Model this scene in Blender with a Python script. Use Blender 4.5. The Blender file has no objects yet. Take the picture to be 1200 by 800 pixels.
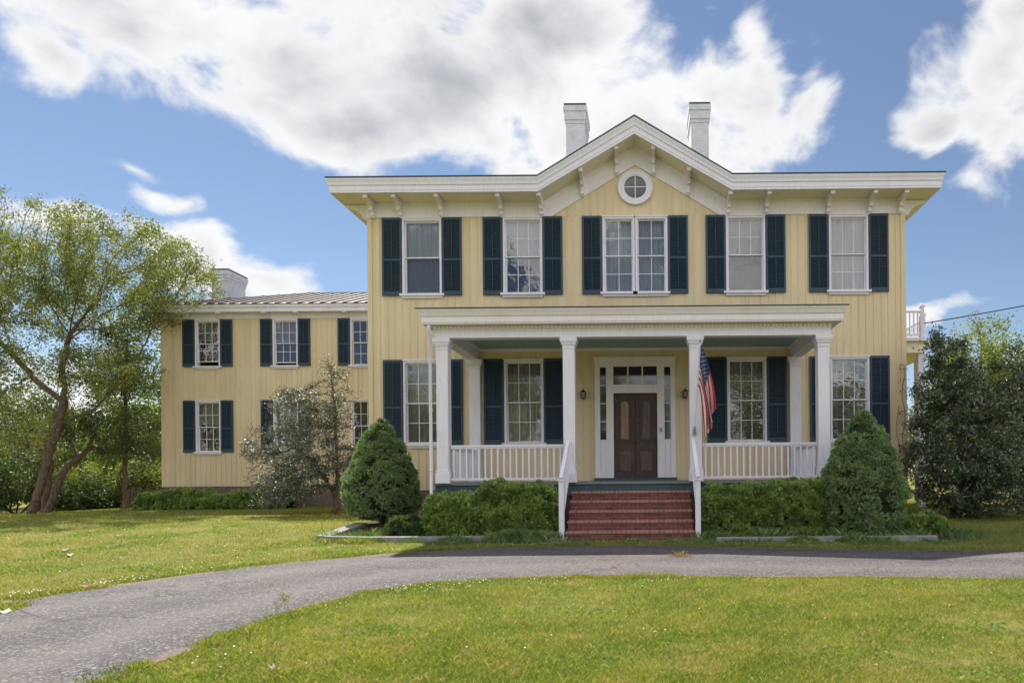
import bpy, math, random
import numpy as np
from mathutils import Vector, noise as mnoise

R = math.radians
rng = np.random.default_rng(7)
random.seed(7)
C = bpy.context.scene
col = C.collection

# ------------------------------------------------------------------ camera
EYE, CAMY, F, PX0, PY0 = 1.40, -18.8, 800.0, 758.0, 555.0
cam_d = bpy.data.cameras.new('camera'); cam = bpy.data.objects.new('camera', cam_d); col.objects.link(cam)
cam.location = (0, CAMY, EYE)
cam.rotation_euler = (R(90), 0, 0)
ROLL = 0.5
import mathutils
cam.rotation_euler = (mathutils.Matrix.Rotation(R(90), 3, 'X') @ mathutils.Matrix.Rotation(R(-ROLL), 3, 'Z')).to_euler()
cam_d.sensor_width = 36; cam_d.lens = 36 * F / 1200
cam_d.shift_x = -(PX0 - 600) / 1200
cam_d.shift_y = (PY0 - 400) / 1200
cam_d.clip_end = 5000
C.camera = cam

# ------------------------------------------------------------------ sun and sky
KX, KY = 0.43, 0.68                       # metres the shadow moves per metre of height (towards +X and towards the viewer)
SUN_EL = math.atan(1 / math.hypot(KX, KY))
sd = bpy.data.lights.new('sun', 'SUN'); sun = bpy.data.objects.new('sun', sd); col.objects.link(sun)
sd.energy = 3.9; sd.angle = R(0.53); sd.color = (1.0, 0.95, 0.86)
sun.rotation_euler = Vector((KX, -KY, -1)).to_track_quat('-Z', 'Y').to_euler()
sun.location = (-20, 30, 50)

C.view_settings.view_transform = 'Standard'
C.view_settings.look = 'None'
C.view_settings.gamma = 1
C.view_settings.use_curve_mapping = False
C.view_settings.exposure = 1.16

w = bpy.data.worlds.new('World'); C.world = w; w.use_nodes = True
nt = w.node_tree; nt.nodes.clear()

class NT:
    """small wrapper that builds node trees from expressions"""
    def __init__(s, tree): s.t = tree
    def n(s, typ, **kw):
        nd = s.t.nodes.new(typ)
        for k, v in kw.items(): setattr(nd, k, v)
        return nd
    def put(s, sock, v):
        if isinstance(v, bpy.types.NodeSocket): s.t.links.new(v, sock)
        elif v is not None:
            if sock.type in ('RGBA',) and len(v) == 3: v = (*v, 1)
            sock.default_value = v
    def m(s, op, a, b=None, c=None, clamp=False):
        nd = s.n('ShaderNodeMath', operation=op, use_clamp=clamp)
        s.put(nd.inputs[0], a); s.put(nd.inputs[1], b)
        if c is not None: s.put(nd.inputs[2], c)
        return nd.outputs[0]
    def step(s, v, a, b, lo=0.0, hi=1.0):
        nd = s.n('ShaderNodeMapRange', interpolation_type='SMOOTHSTEP')
        for i, x in enumerate((v, a, b, lo, hi)): s.put(nd.inputs[i], x)
        return nd.outputs[0]
    def noise(s, vec, scale, detail=4, rough=.55, dist=0.0, lac=2.0):
        nd = s.n('ShaderNodeTexNoise')
        if vec is not None: s.put(nd.inputs['Vector'], vec)
        nd.inputs['Scale'].default_value = scale; nd.inputs['Detail'].default_value = detail
        nd.inputs['Roughness'].default_value = rough; nd.inputs['Distortion'].default_value = dist
        nd.inputs['Lacunarity'].default_value = lac
        return nd.outputs[0]
    def mapping(s, vec, scale=(1, 1, 1), loc=(0, 0, 0), rot=(0, 0, 0)):
        nd = s.n('ShaderNodeMapping'); s.put(nd.inputs[0], vec)
        nd.inputs['Scale'].default_value = scale; nd.inputs['Location'].default_value = loc; nd.inputs['Rotation'].default_value = rot
        return nd.outputs[0]
    def mix(s, f, a, b, blend='MIX'):
        nd = s.n('ShaderNodeMix', data_type='RGBA', blend_type=blend)
        s.put(nd.inputs[0], f); s.put(nd.inputs[6], a); s.put(nd.inputs[7], b)
        return nd.outputs[2]
    def ramp(s, f, stops, interp='LINEAR'):
        nd = s.n('ShaderNodeValToRGB'); s.put(nd.inputs[0], f); cr = nd.color_ramp; cr.interpolation = interp
        while len(cr.elements) < len(stops): cr.elements.new(0.5)
        for e, (p, c) in zip(cr.elements, stops): e.position = p; e.color = (*c, 1)
        return nd.outputs[0]

T = NT(nt)
sky = T.n('ShaderNodeTexSky', sky_type='NISHITA')
sky.sun_disc = False; sky.sun_elevation = SUN_EL
sky.sun_rotation = math.atan2(-KX, KY)
sky.altitude = 100; sky.air_density = 1.0; sky.dust_density = 0.0; sky.ozone_density = 3.5
gen = T.n('ShaderNodeTexCoord').outputs['Generated']
sx = T.n('ShaderNodeSeparateXYZ'); nt.links.new(gen, sx.inputs[0])
X_, Y_, Z_ = sx.outputs
az = T.m('ARCTAN2', X_, Y_); el = T.m('ARCSINE', Z_)
warp = T.noise(gen, 8.0, 3, .5)
warp2 = T.noise(T.mapping(gen, loc=(3.1, 7.7, 1.3)), 8.0, 3, .5)
azw = T.m('ADD', az, T.m('MULTIPLY', T.m('SUBTRACT', warp, .5), .09))
elw = T.m('ADD', el, T.m('MULTIPLY', T.m('SUBTRACT', warp2, .5), .07))
def dirof(px, py):
    u = (px - PX0) / F; v = (PY0 - py) / F
    a = math.atan(u); return a, math.atan(v * math.cos(a))
# cumulus banks: (azimuth, elevation) of each heap, half widths in radians, strength
blobs = [(110, -10, 190, 75, 1), (60, 50, 70, 40, .62), (190, 70, 70, 45, .55), (330, 70, 120, 85, 1), (430, 150, 130, 55, .95), (560, 100, 200, 110, 1.15), (640, 30, 130, 110, 1.15),
         (760, 150, 120, 60, 1), (840, 110, 75, 60, .9), (895, 75, 42, 65, .8), (480, -20, 260, 90, 1.1),
         (1190, 90, 85, 120, 1.0), (1110, 155, 42, 32, .8), (1195, 20, 70, 60, .8), (1160, 215, 40, 25, .5),
         (258, 290, 78, 36, .95), (310, 312, 60, 26, .85), (172, 190, 42, 12, .5), (212, 222, 40, 12, .5), (20, 250, 90, 32, .8), (1090, 367, 45, 16, .8),
         (840, 20, 22, 14, .45), (955, 100, 26, 60, .42), (870, 172, 60, 30, .5), (70, 470, 110, 50, .6)]
Fv = None
for (bx, by, rx, ry, s_) in blobs:
    a0, e0 = dirof(bx, by)
    a1, _ = dirof(bx + rx, by); _, e1 = dirof(bx, by - ry)
    ra = abs(a1 - a0) * 1.0; re = abs(e1 - e0)
    dx = T.m('DIVIDE', T.m('SUBTRACT', azw, a0), ra); dy = T.m('DIVIDE', T.m('SUBTRACT', elw, e0), re)
    d = T.m('SQRT', T.m('ADD', T.m('MULTIPLY', dx, dx), T.m('MULTIPLY', dy, dy)))
    f = T.m('MULTIPLY', T.m('SUBTRACT', 1.25, d), s_)
    Fv = f if Fv is None else T.m('SMOOTH_MAX', Fv, f, .18)
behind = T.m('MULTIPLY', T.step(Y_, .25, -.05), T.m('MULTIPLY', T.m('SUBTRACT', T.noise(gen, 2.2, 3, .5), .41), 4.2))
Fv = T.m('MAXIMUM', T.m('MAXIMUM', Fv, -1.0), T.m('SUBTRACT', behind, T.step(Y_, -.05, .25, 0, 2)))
fb = T.noise(T.mapping(gen, scale=(1, 1, 1.5)), 7.0, 9, .56, .3)
fb2 = T.noise(T.mapping(gen, scale=(1, 1, 1.3), loc=(5, 2, 8)), 3.0, 5, .55)
dens_raw = T.m('ADD', Fv, T.m('MULTIPLY', T.m('SUBTRACT', fb, .5), 3.3))
dens = T.step(dens_raw, .02, .60)
core = T.step(T.m('ADD', dens_raw, T.m('MULTIPLY', T.m('SUBTRACT', fb2, .5), 2.4)), .40, 2.2)
under = T.step(T.m('SUBTRACT', T.m('MULTIPLY', fb2, 1.6), .3), .25, .7)
cc = T.mix(core, (1.0, 1.0, 1.0), (.47, .485, .53))
cc = T.mix(T.m('MULTIPLY', T.step(T.noise(gen, 11, 6, .6), .45, .7), T.m('MULTIPLY', core, .35)), cc, (.78, .79, .82))
bgs = T.n('ShaderNodeBackground'); bgs.inputs['Strength'].default_value = 0.061
hs = T.n('ShaderNodeHueSaturation'); hs.inputs['Saturation'].default_value = .90; hs.inputs['Value'].default_value = .82
nt.links.new(sky.outputs[0], hs.inputs['Color']); nt.links.new(hs.outputs[0], bgs.inputs['Color'])
bgc = T.n('ShaderNodeBackground'); T.put(bgc.inputs['Strength'], T.step(Y_, .25, -.35, .445, .80)); nt.links.new(cc, bgc.inputs['Color'])  # unseen clouds behind the viewer made brighter to lift the shaded facade
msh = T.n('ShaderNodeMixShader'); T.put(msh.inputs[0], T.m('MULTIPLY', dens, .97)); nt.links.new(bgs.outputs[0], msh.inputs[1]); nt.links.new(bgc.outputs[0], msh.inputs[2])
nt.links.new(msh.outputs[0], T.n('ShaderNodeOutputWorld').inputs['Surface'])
w.cycles.sampling_method = 'MANUAL'; w.cycles.sample_map_resolution = 1024
C.cycles.max_bounces = 7; C.cycles.transparent_max_bounces = 12; C.cycles.diffuse_bounces = 4

# ------------------------------------------------------------------ pixel rulers: photo pixels -> metres on a plane at depth Y
TILT = math.tan(R(ROLL))
def PX(px, Y): return (px - PX0) * (Y - CAMY) / F
def PZ(py, px, Y, tilt=.0145): return EYE + (PY0 - (py + tilt * (px - PX0))) * (Y - CAMY) / F
def GP(px, py, z=0.0):
    """ground point under a photo pixel"""
    yt = py + TILT * (px - PX0); D = (EYE - z) * F / (yt - PY0)
    return ((px - PX0) * D / F, D + CAMY)

# ------------------------------------------------------------------ materials
def mat(name): 
    m = bpy.data.materials.new(name); m.use_nodes = True; m.node_tree.nodes.clear()
    t = NT(m.node_tree); t.out = t.n('ShaderNodeOutputMaterial'); t.mat = m
    return t
def principled(t, color, rough=.6, metal=0.0, spec=.5, bump=None, bstr=.3, bdist=.01):
    p = t.n('ShaderNodeBsdfPrincipled')
    t.put(p.inputs['Base Color'], color); t.put(p.inputs['Roughness'], rough); p.inputs['Metallic'].default_value = metal
    p.inputs['Specular IOR Level'].default_value = spec
    if bump is not None:
        b = t.n('ShaderNodeBump'); b.inputs['Strength'].default_value = bstr; b.inputs['Distance'].default_value = bdist
        t.put(b.inputs['Height'], bump); t.t.links.new(b.outputs[0], p.inputs['Normal'])
    return p
def finish(t, sh): t.t.links.new(sh, t.out.inputs[0]); return t.mat
def coords(t): return t.n('ShaderNodeTexCoord').outputs['Object']
def worldpos(t): return t.n('ShaderNodeNewGeometry').outputs['Position']

def paint(name, c, var=.10, rough=.55, dirt=(.35, .32, .26), dirt_amt=.25, grain=(14, 14, 1.2)):
    t = mat(name); pos = worldpos(t)
    n1 = t.noise(t.mapping(pos, scale=grain), 2.0, 5, .6)
    n2 = t.noise(t.mapping(pos, scale=(1, 1, .35)), 1.3, 6, .62)
    c2 = tuple(x * (1 - var * 2) for x in c)
    k = t.mix(t.step(n1, .35, .7), c, c2)
    k = t.mix(t.m('MULTIPLY', t.step(n2, .52, .78), dirt_amt), k, dirt)
    return finish(t, principled(t, k, t.m('ADD', rough, t.m('MULTIPLY', n1, .15)), bump=n1, bstr=.12, bdist=.01).outputs[0])

M = {}
M['siding'] = paint('yellow_siding', (.72, .585, .385), .07, .6, (.50, .39, .26), .45)
M['white'] = paint('white_paint', (.79, .765, .86), .05, .5, (.50, .48, .45), .50)
M['cream'] = paint('cream_paint', (.84, .78, .60), .05, .55, (.52, .45, .30), .35)
M['frieze'] = paint('frieze_paint', (.82, .775, .82), .05, .55, (.55, .50, .38), .3)
M['porch_trim'] = paint('porch_cornice_paint', (.82, .775, .80), .04, .55, (.55, .5, .4), .3)
M['shutter'] = paint('navy_shutter_paint', (.030, .058, .100), .12, .5, (.05, .10, .14), .35)
M['deck'] = paint('slate_blue_deck_paint', (.045, .085, .105), .12, .6, (.10, .12, .12), .4)
M['deck_floor'] = paint('grey_deck_boards', (.20, .22, .22), .12, .6, (.12, .12, .11), .5)
M['ceiling'] = paint('porch_ceiling_paint', (.33, .42, .44), .05, .6, (.28, .34, .34), .3)
M['chimney'] = paint('chimney_paint', (.48, .52, .57), .08, .75, (.30, .33, .36), .55)
M['roofedge'] = paint('dark_roof_edge', (.035, .05, .055), .2, .6, (.1, .1, .1), .3)
M['inside'] = paint('interior_plaster', (.30, .28, .25), .05, .8)
M['brass'] = paint('worn_black_iron', (.03, .028, .025), .1, .4, (.08, .06, .04), .3)
M['stone'] = paint('stone_edging', (.27, .26, .25), .15, .85, (.13, .13, .11), .7, (3, 3, 3))
M['foundation'] = paint('foundation_stone', (.20, .15, .13), .2, .9, (.1, .09, .08), .5, (6, 6, 6))


t = mat('yellow_board_siding'); pos = worldpos(t); sp_ = t.n('ShaderNodeSeparateXYZ'); t.put(sp_.inputs[0], pos)
bw = t.n('ShaderNodeTexWhiteNoise', noise_dimensions='1D'); t.put(bw.inputs['W'], t.m('FLOOR', t.m('DIVIDE', t.m('ADD', sp_.outputs[0], sp_.outputs[1]), .2)))
n1 = t.noise(t.mapping(pos, scale=(14, 14, 1.0)), 2.0, 5, .6); n2 = t.noise(t.mapping(pos, scale=(1, 1, .45)), .9, 6, .6); n3 = t.noise(t.mapping(pos, scale=(9, 9, .5)), 1.5, 5, .65)
k = t.mix(bw.outputs['Value'], (.74, .60, .395), (.66, .53, .345)); k = t.mix(t.m('MULTIPLY', t.step(n1, .4, .72), .5), k, (.60, .475, .30))
k = t.mix(t.m('MULTIPLY', t.step(n2, .48, .68), .35), k, (.80, .70, .52)); k = t.mix(t.m('MULTIPLY', t.step(n3, .56, .78), .45), k, (.44, .34, .22))
M['siding'] = finish(t, principled(t, k, .65, bump=n1, bstr=.15).outputs[0])
t = mat('painted_chimney_brick'); pos = worldpos(t)
bv = t.n('ShaderNodeCombineXYZ'); sq = t.n('ShaderNodeSeparateXYZ'); t.put(sq.inputs[0], pos); t.put(bv.inputs[0], t.m('ADD', sq.outputs[0], sq.outputs[1])); t.put(bv.inputs[1], sq.outputs[2])
bt = t.n('ShaderNodeTexBrick'); t.put(bt.inputs['Vector'], bv.outputs[0]); bt.inputs['Scale'].default_value = 1; bt.inputs['Brick Width'].default_value = .21; bt.inputs['Row Height'].default_value = .075; bt.inputs['Mortar Size'].default_value = .008
bt.inputs['Color1'].default_value = (.66, .68, .76, 1); bt.inputs['Color2'].default_value = (.58, .60, .68, 1); bt.inputs['Mortar'].default_value = (.54, .56, .63, 1)
k = t.mix(t.m('MULTIPLY', t.step(t.noise(t.mapping(pos, scale=(1, 1, .4)), 2.5, 6, .65), .5, .72), .45), bt.outputs[0], (.34, .34, .37))
M['chimney'] = finish(t, principled(t, k, .8, bump=t.m('MULTIPLY', bt.outputs[1], -1), bstr=.5, bdist=.01).outputs[0])

def curtain_mat(name, c):
    t = mat(name); pos = worldpos(t)
    n = t.noise(t.mapping(pos, scale=(30, 1, .6)), 2.2, 3, .5)
    k = t.mix(t.step(n, .35, .65), c, tuple(x * .72 for x in c))
    d = t.n('ShaderNodeBsdfDiffuse'); t.put(d.inputs[0], k)
    e = t.n('ShaderNodeBsdfTranslucent'); t.put(e.inputs[0], k)
    mx = t.n('ShaderNodeMixShader'); mx.inputs[0].default_value = .3
    t.t.links.new(d.outputs[0], mx.inputs[1]); t.t.links.new(e.outputs[0], mx.inputs[2])
    return finish(t, mx.outputs[0])
M['sheer'] = curtain_mat('sheer_curtain', (.80, .78, .80))
M['lace'] = curtain_mat('lace_curtain', (.62, .58, .52))
M['dim'] = curtain_mat('dim_curtain', (.36, .32, .30))
M['blind'] = curtain_mat('roller_blind', (.88, .88, .86))

t = mat('window_glass')
gl = t.n('ShaderNodeBsdfGlossy'); gl.inputs['Roughness'].default_value = .012; gl.inputs['Color'].default_value = (.95, .97, 1, 1)
nb = t.n('ShaderNodeBump'); nb.inputs['Strength'].default_value = .25; nb.inputs['Distance'].default_value = .02
t.put(nb.inputs['Height'], t.noise(worldpos(t), 2.6, 2, .5)); t.t.links.new(nb.outputs[0], gl.inputs['Normal'])
tr = t.n('ShaderNodeBsdfTransparent'); tr.inputs[0].default_value = (.84, .86, .86, 1)
fr = t.n('ShaderNodeFresnel'); fr.inputs[0].default_value = 1.52
mx = t.n('ShaderNodeMixShader'); t.put(mx.inputs[0], t.m('ADD', t.m('MULTIPLY', fr.outputs[0], 1.2), .09, clamp=True))
t.t.links.new(tr.outputs[0], mx.inputs[1]); t.t.links.new(gl.outputs[0], mx.inputs[2])
M['glass'] = finish(t, mx.outputs[0])

t = mat('dark_door_glass')
M['dark_glass'] = finish(t, principled(t, (.012, .010, .014), .05, spec=.9).outputs[0])

t = mat('brick'); pos = worldpos(t)
br = t.n('ShaderNodeTexBrick'); t.put(br.inputs['Vector'], t.mapping(pos, rot=(R(90), 0, 0)))
br.inputs['Scale'].default_value = 1.0; br.inputs['Brick Width'].default_value = .21; br.inputs['Row Height'].default_value = .0675; br.inputs['Mortar Size'].default_value = .006
br.inputs['Color1'].default_value = (.20, .055, .045, 1); br.inputs['Color2'].default_value = (.10, .035, .034, 1); br.inputs['Mortar'].default_value = (.19, .13, .11, 1)
n = t.noise(pos, 9, 6, .65)
k = t.mix(t.m('MULTIPLY', t.step(n, .5, .75), .6), br.outputs[0], (.27, .13, .11)); k = t.mix(t.m('MULTIPLY', t.step(t.noise(pos, 3, 4, .6), .5, .7), .5), k, (.10, .05, .045))
M['brick'] = finish(t, principled(t, k, .85, bump=t.m('ADD', t.m('MULTIPLY', br.outputs[1], -1), n), bstr=.5, bdist=.01).outputs[0])
t = mat('brick_tread'); pos = worldpos(t)
vx = t.n('ShaderNodeSeparateXYZ'); t.put(vx.inputs[0], pos)
fracx = t.m('FRACT', t.m('DIVIDE', vx.outputs[0], .1))
idx = t.m('FLOOR', t.m('DIVIDE', vx.outputs[0], .1))
wn = t.n('ShaderNodeTexWhiteNoise', noise_dimensions='1D'); t.put(wn.inputs['W'], idx)
k = t.mix(wn.outputs['Value'], (.34, .15, .125), (.24, .105, .09)); k = t.mix(t.m('LESS_THAN', fracx, .1), k, (.40, .33, .29))
k = t.mix(t.m('MULTIPLY', t.step(t.noise(pos, 6, 5, .6), .5, .75), .5), k, (.36, .21, .18))
M['tread'] = finish(t, principled(t, k, .85).outputs[0])

t = mat('old_door_wood'); pos = worldpos(t)
n = t.noise(t.mapping(pos, scale=(16, 16, 1.5)), 2, 6, .6); zz = t.n('ShaderNodeSeparateXYZ'); t.put(zz.inputs[0], pos)
k = t.mix(t.step(n, .3, .7), (.080, .042, .036), (.038, .023, .022))
k = t.mix(t.m('MULTIPLY', t.step(t.noise(pos, 5, 5, .6), .5, .72), .5), k, (.12, .078, .065))
M['door'] = finish(t, principled(t, k, .5, bump=n, bstr=.2).outputs[0])
t = mat('faded_door_panel'); pos = worldpos(t)
n = t.noise(t.mapping(pos, scale=(16, 16, 1.5)), 2, 6, .6)
M['door_faded'] = finish(t, principled(t, t.mix(t.step(n, .3, .7), (.36, .23, .13), (.22, .13, .08)), .55, bump=n, bstr=.2).outputs[0])

t = mat('tin_roof'); pos = worldpos(t)
n = t.noise(t.mapping(pos, scale=(2, .5, .5)), 2.2, 5, .6)
M['tin'] = finish(t, principled(t, t.mix(t.step(n, .35, .7), (.27, .235, .20), (.17, .14, .115)), .75, 0).outputs[0])
M['seam'] = paint('dark_roof_seam', (.15, .13, .115), .15, .7)

def asphalt():
    t = mat('asphalt'); pos = worldpos(t)
    a = t.noise(pos, 55, 3, .75); b = t.noise(pos, .9, 5, .6); c = t.noise(t.mapping(pos, scale=(.22, 1.7, 1), rot=(0, 0, R(-12))), 1.5, 4, .55)
    v = t.n('ShaderNodeTexVoronoi'); t.put(v.inputs['Vector'], pos); v.inputs['Scale'].default_value = 62
    k = t.mix(t.step(a, .3, .72), (.034, .030, .033), (.104, .088, .085))
    k = t.mix(t.m('MULTIPLY', t.step(b, .42, .68), .6), k, (.120, .100, .091))
    k = t.mix(t.m('MULTIPLY', t.step(c, .48, .62), .7), k, (.055, .050, .058))
    sc = t.n('ShaderNodeSeparateColor'); t.put(sc.inputs[0], v.outputs['Color'])
    k = t.mix(t.m('MULTIPLY', t.m('GREATER_THAN', sc.outputs[0], .82), .6), k, (.30, .265, .25))
    k = t.mix(t.m('MULTIPLY', t.m('LESS_THAN', sc.outputs[1], .22), .65), k, (.03, .028, .032))
    ac = t.n('ShaderNodeAttribute', attribute_name='across').outputs['Fac']; wob = t.m('ADD', ac, t.m('MULTIPLY', t.m('SUBTRACT', t.noise(pos, .8, 3, .5), .5), .14))
    def band(c0, w_): return t.step(t.m('ABSOLUTE', t.m('SUBTRACT', wob, c0)), w_, 0.0)
    trk = t.m('MAXIMUM', band(.26, .14), band(.72, .14)); k = t.mix(t.m('MULTIPLY', trk, .32), k, (.165, .140, .132)); k = t.mix(t.m('MULTIPLY', band(.50, .10), .35), k, (.05, .046, .052))
    eg = t.m('ADD', t.m('ABSOLUTE', t.m('SUBTRACT', ac, .5)), t.m('MULTIPLY', t.m('SUBTRACT', t.noise(pos, 3.5, 5, .65), .5), .09))
    k = t.mix(t.m('MULTIPLY', t.step(eg, .455, .495), .8), k, (.17, .115, .065))
    vc = t.n('ShaderNodeTexVoronoi', feature='DISTANCE_TO_EDGE'); t.put(vc.inputs['Vector'], t.n('ShaderNodeVectorMath', operation='ADD').outputs[0]); va = vc.inputs['Vector'].links[0].from_node
    t.put(va.inputs[0], pos); nv = t.n('ShaderNodeTexNoise'); t.put(nv.inputs['Vector'], pos); nv.inputs['Scale'].default_value = 2.5; nv.inputs['Detail'].default_value = 4; t.put(va.inputs[1], nv.outputs['Color']); vc.inputs['Scale'].default_value = .42
    k = t.mix(t.m('MULTIPLY', t.m('LESS_THAN', vc.outputs['Distance'], .006), t.m('MULTIPLY', t.step(t.noise(pos, .6, 2, .5), .42, .5), .75)), k, (.03, .028, .028))
    return finish(t, principled(t, k, .9, bump=t.m('ADD', t.m('MULTIPLY', v.outputs['Distance'], 1.0), a), bstr=.55, bdist=.008).outputs[0])
M['asphalt'] = asphalt()

def lawn_color(t, pos):
    a = t.noise(pos, 1.1, 6, .65); b = t.noise(t.mapping(pos, loc=(9, 4, 0)), 2.4, 5, .65); c = t.noise(t.mapping(pos, loc=(2, 14, 0)), .22, 4, .6)
    k = t.mix(t.step(a, .35, .65), (.155, .235, .040), (.285, .32, .062))
    k = t.mix(t.m('MULTIPLY', t.step(b, .50, .68), .75), k, (.46, .37, .17))
    k = t.mix(t.m('MULTIPLY', t.step(c, .45, .66), .5), k, (.38, .33, .085))
    return k
t = mat('lawn_soil'); pos = worldpos(t)
k = t.mix(.62, lawn_color(t, pos), (.16, .13, .05)); k = t.mix(t.m('MULTIPLY', t.step(t.noise(pos, 30, 4, .7), .45, .7), .4), k, (.08, .08, .03))
M['lawn'] = finish(t, principled(t, k, .95, spec=.1, bump=t.noise(pos, 40, 4, .7), bstr=.8, bdist=.03).outputs[0])
t = mat('grass_blades'); pos = worldpos(t)
at = t.n('ShaderNodeAttribute', attribute_name='rnd')
k = lawn_color(t, pos); k = t.mix(t.m('MULTIPLY', at.outputs['Fac'], .55), k, (.23, .32, .06)); k = t.mix(t.m('GREATER_THAN', at.outputs['Fac'], .86), k, (.50, .42, .22))
dd = t.n('ShaderNodeBsdfDiffuse'); t.put(dd.inputs[0], k); tl = t.n('ShaderNodeBsdfTranslucent'); t.put(tl.inputs[0], t.mix(1.0, k, (1.0, 1.0, .55), 'MULTIPLY'))
mx = t.n('ShaderNodeMixShader'); mx.inputs[0].default_value = .5; t.t.links.new(dd.outputs[0], mx.inputs[1]); t.t.links.new(tl.outputs[0], mx.inputs[2])
M['blades'] = finish(t, mx.outputs[0])
t = mat('bed_soil'); pos = worldpos(t)
M['soil'] = finish(t, principled(t, t.mix(t.step(t.noise(pos, 6, 6, .7), .35, .7), (.07, .05, .035), (.13, .10, .06)), .95, spec=.1, bump=t.noise(pos, 30, 5, .7), bstr=.9, bdist=.03).outputs[0])

def leafmat(name, stops, transl=.35, rough=.5, tint=(1.0, 1.0, .45), gloss=.12, clump=1.2):
    t = mat(name); at = t.n('ShaderNodeAttribute', attribute_name='rnd'); pos = worldpos(t)
    f = t.m('ADD', t.m('MULTIPLY', at.outputs['Fac'], .6), t.m('MULTIPLY', t.step(t.noise(pos, clump, 3, .6), .35, .65), .4))
    k = t.ramp(f, stops)
    dd = t.n('ShaderNodeBsdfDiffuse'); t.put(dd.inputs[0], k)
    tl = t.n('ShaderNodeBsdfTranslucent'); t.put(tl.inputs[0], t.mix(1.0, k, tint, 'MULTIPLY'))
    mx = t.n('ShaderNodeMixShader'); mx.inputs[0].default_value = transl
    t.t.links.new(dd.outputs[0], mx.inputs[1]); t.t.links.new(tl.outputs[0], mx.inputs[2])
    g = t.n('ShaderNodeBsdfGlossy'); g.inputs['Roughness'].default_value = rough; g.inputs['Color'].default_value = (1, 1, 1, 1)
    m2 = t.n('ShaderNodeMixShader'); m2.inputs[0].default_value = gloss
    t.t.links.new(mx.outputs[0], m2.inputs[1]); t.t.links.new(g.outputs[0], m2.inputs[2])
    return finish(t, m2.outputs[0])
M['leaf_spruce'] = leafmat('spruce_needles', [(0, (.125, .20, .085)), (.5, (.225, .335, .135)), (1, (.38, .50, .19))], .15, .6, gloss=.05, clump=2.5)
M['leaf_hedge'] = leafmat('hedge_leaves', [(0, (.09, .17, .05)), (.5, (.25, .37, .09)), (1, (.50, .60, .16))], .25, .45, gloss=.07, clump=2.5)
M['leaf_silver'] = leafmat('magnolia_leaves', [(0, (.045, .075, .042)), (.55, (.10, .13, .085)), (.86, (.22, .225, .18)), (1, (.40, .37, .33))], .2, .5, gloss=.10, clump=1.5)
M['leaf_holly'] = leafmat('holly_leaves', [(0, (.035, .070, .033)), (.6, (.09, .13, .065)), (1, (.22, .25, .14))], .2, .45, gloss=.07, clump=1.5)
M['leaf_locust'] = leafmat('locust_leaves', [(0, (.10, .15, .035)), (.5, (.20, .25, .055)), (1, (.38, .35, .10))], .42, .5, gloss=.05, clump=.6)
M['leaf_bright'] = leafmat('spring_leaves', [(0, (.10, .16, .02)), (.5, (.18, .24, .03)), (1, (.32, .34, .06))], .48, .5, gloss=.04, clump=.6)
M['leaf_wood'] = leafmat('woodland_leaves', [(0, (.045, .085, .032)), (.5, (.09, .15, .05)), (1, (.20, .25, .09))], .35, .5, gloss=.05, clump=.8)
M['weeds'] = leafmat('weed_leaves', [(0, (.06, .13, .035)), (.5, (.14, .24, .06)), (.85, (.26, .34, .13)), (1, (.45, .40, .22))], .35, .5, gloss=.05, clump=1.5)
M['clover'] = leafmat('clover_leaves', [(0, (.13, .22, .045)), (.5, (.19, .31, .06)), (1, (.28, .40, .08))], .45, .6, gloss=.02, clump=2)
M['dry'] = leafmat('dry_grass', [(0, (.26, .19, .10)), (1, (.42, .33, .18))], .3, .6, gloss=.02)
t = mat('bark'); pos = worldpos(t)
n = t.noise(t.mapping(pos, scale=(6, 6, 1.6)), 3, 6, .65)
M['bark'] = finish(t, principled(t, t.mix(t.step(n, .35, .7), (.20, .145, .11), (.08, .06, .05)), .9, spec=.2, bump=n, bstr=.9, bdist=.04).outputs[0])
t = mat('door_wood_lightened'); pos = worldpos(t); n = t.noise(t.mapping(pos, scale=(12, 12, 1.5)), 2, 6, .6)
M['door2'] = finish(t, principled(t, t.mix(t.step(n, .3, .7), (.15, .085, .068), (.075, .043, .036)), .45, bump=n, bstr=.2).outputs[0])  # panels coloured lighter, standing in for relief that soft light leaves flat
def flat(name, c, rough=.6, spec=.4):
    t = mat(name); n = t.noise(worldpos(t), 25, 3, .6)
    return finish(t, principled(t, t.mix(n, c, tuple(x * .75 for x in c)), rough, spec=spec).outputs[0])
M['red'] = flat('flag_red', (.58, .04, .06)); M['fwhite'] = flat('flag_white', (.85, .83, .83)); M['blue'] = flat('flag_blue', (.035, .05, .18))
M['petal'] = flat('white_petals', (.80, .80, .76)); M['yellow_petal'] = flat('yellow_petals', (.75, .60, .05)); M['rust'] = flat('dead_leaf_brown', (.30, .10, .05)); M['wire'] = flat('black_cable', (.015, .015, .018))
M['metal'] = flat('grey_metal', (.35, .36, .38), .4); M['deadleaf'] = flat('dry_leaf_tan', (.42, .33, .20))
M['lamp_glass'] = flat('frosted_lantern_glass', (.28, .27, .22), .2)

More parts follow.
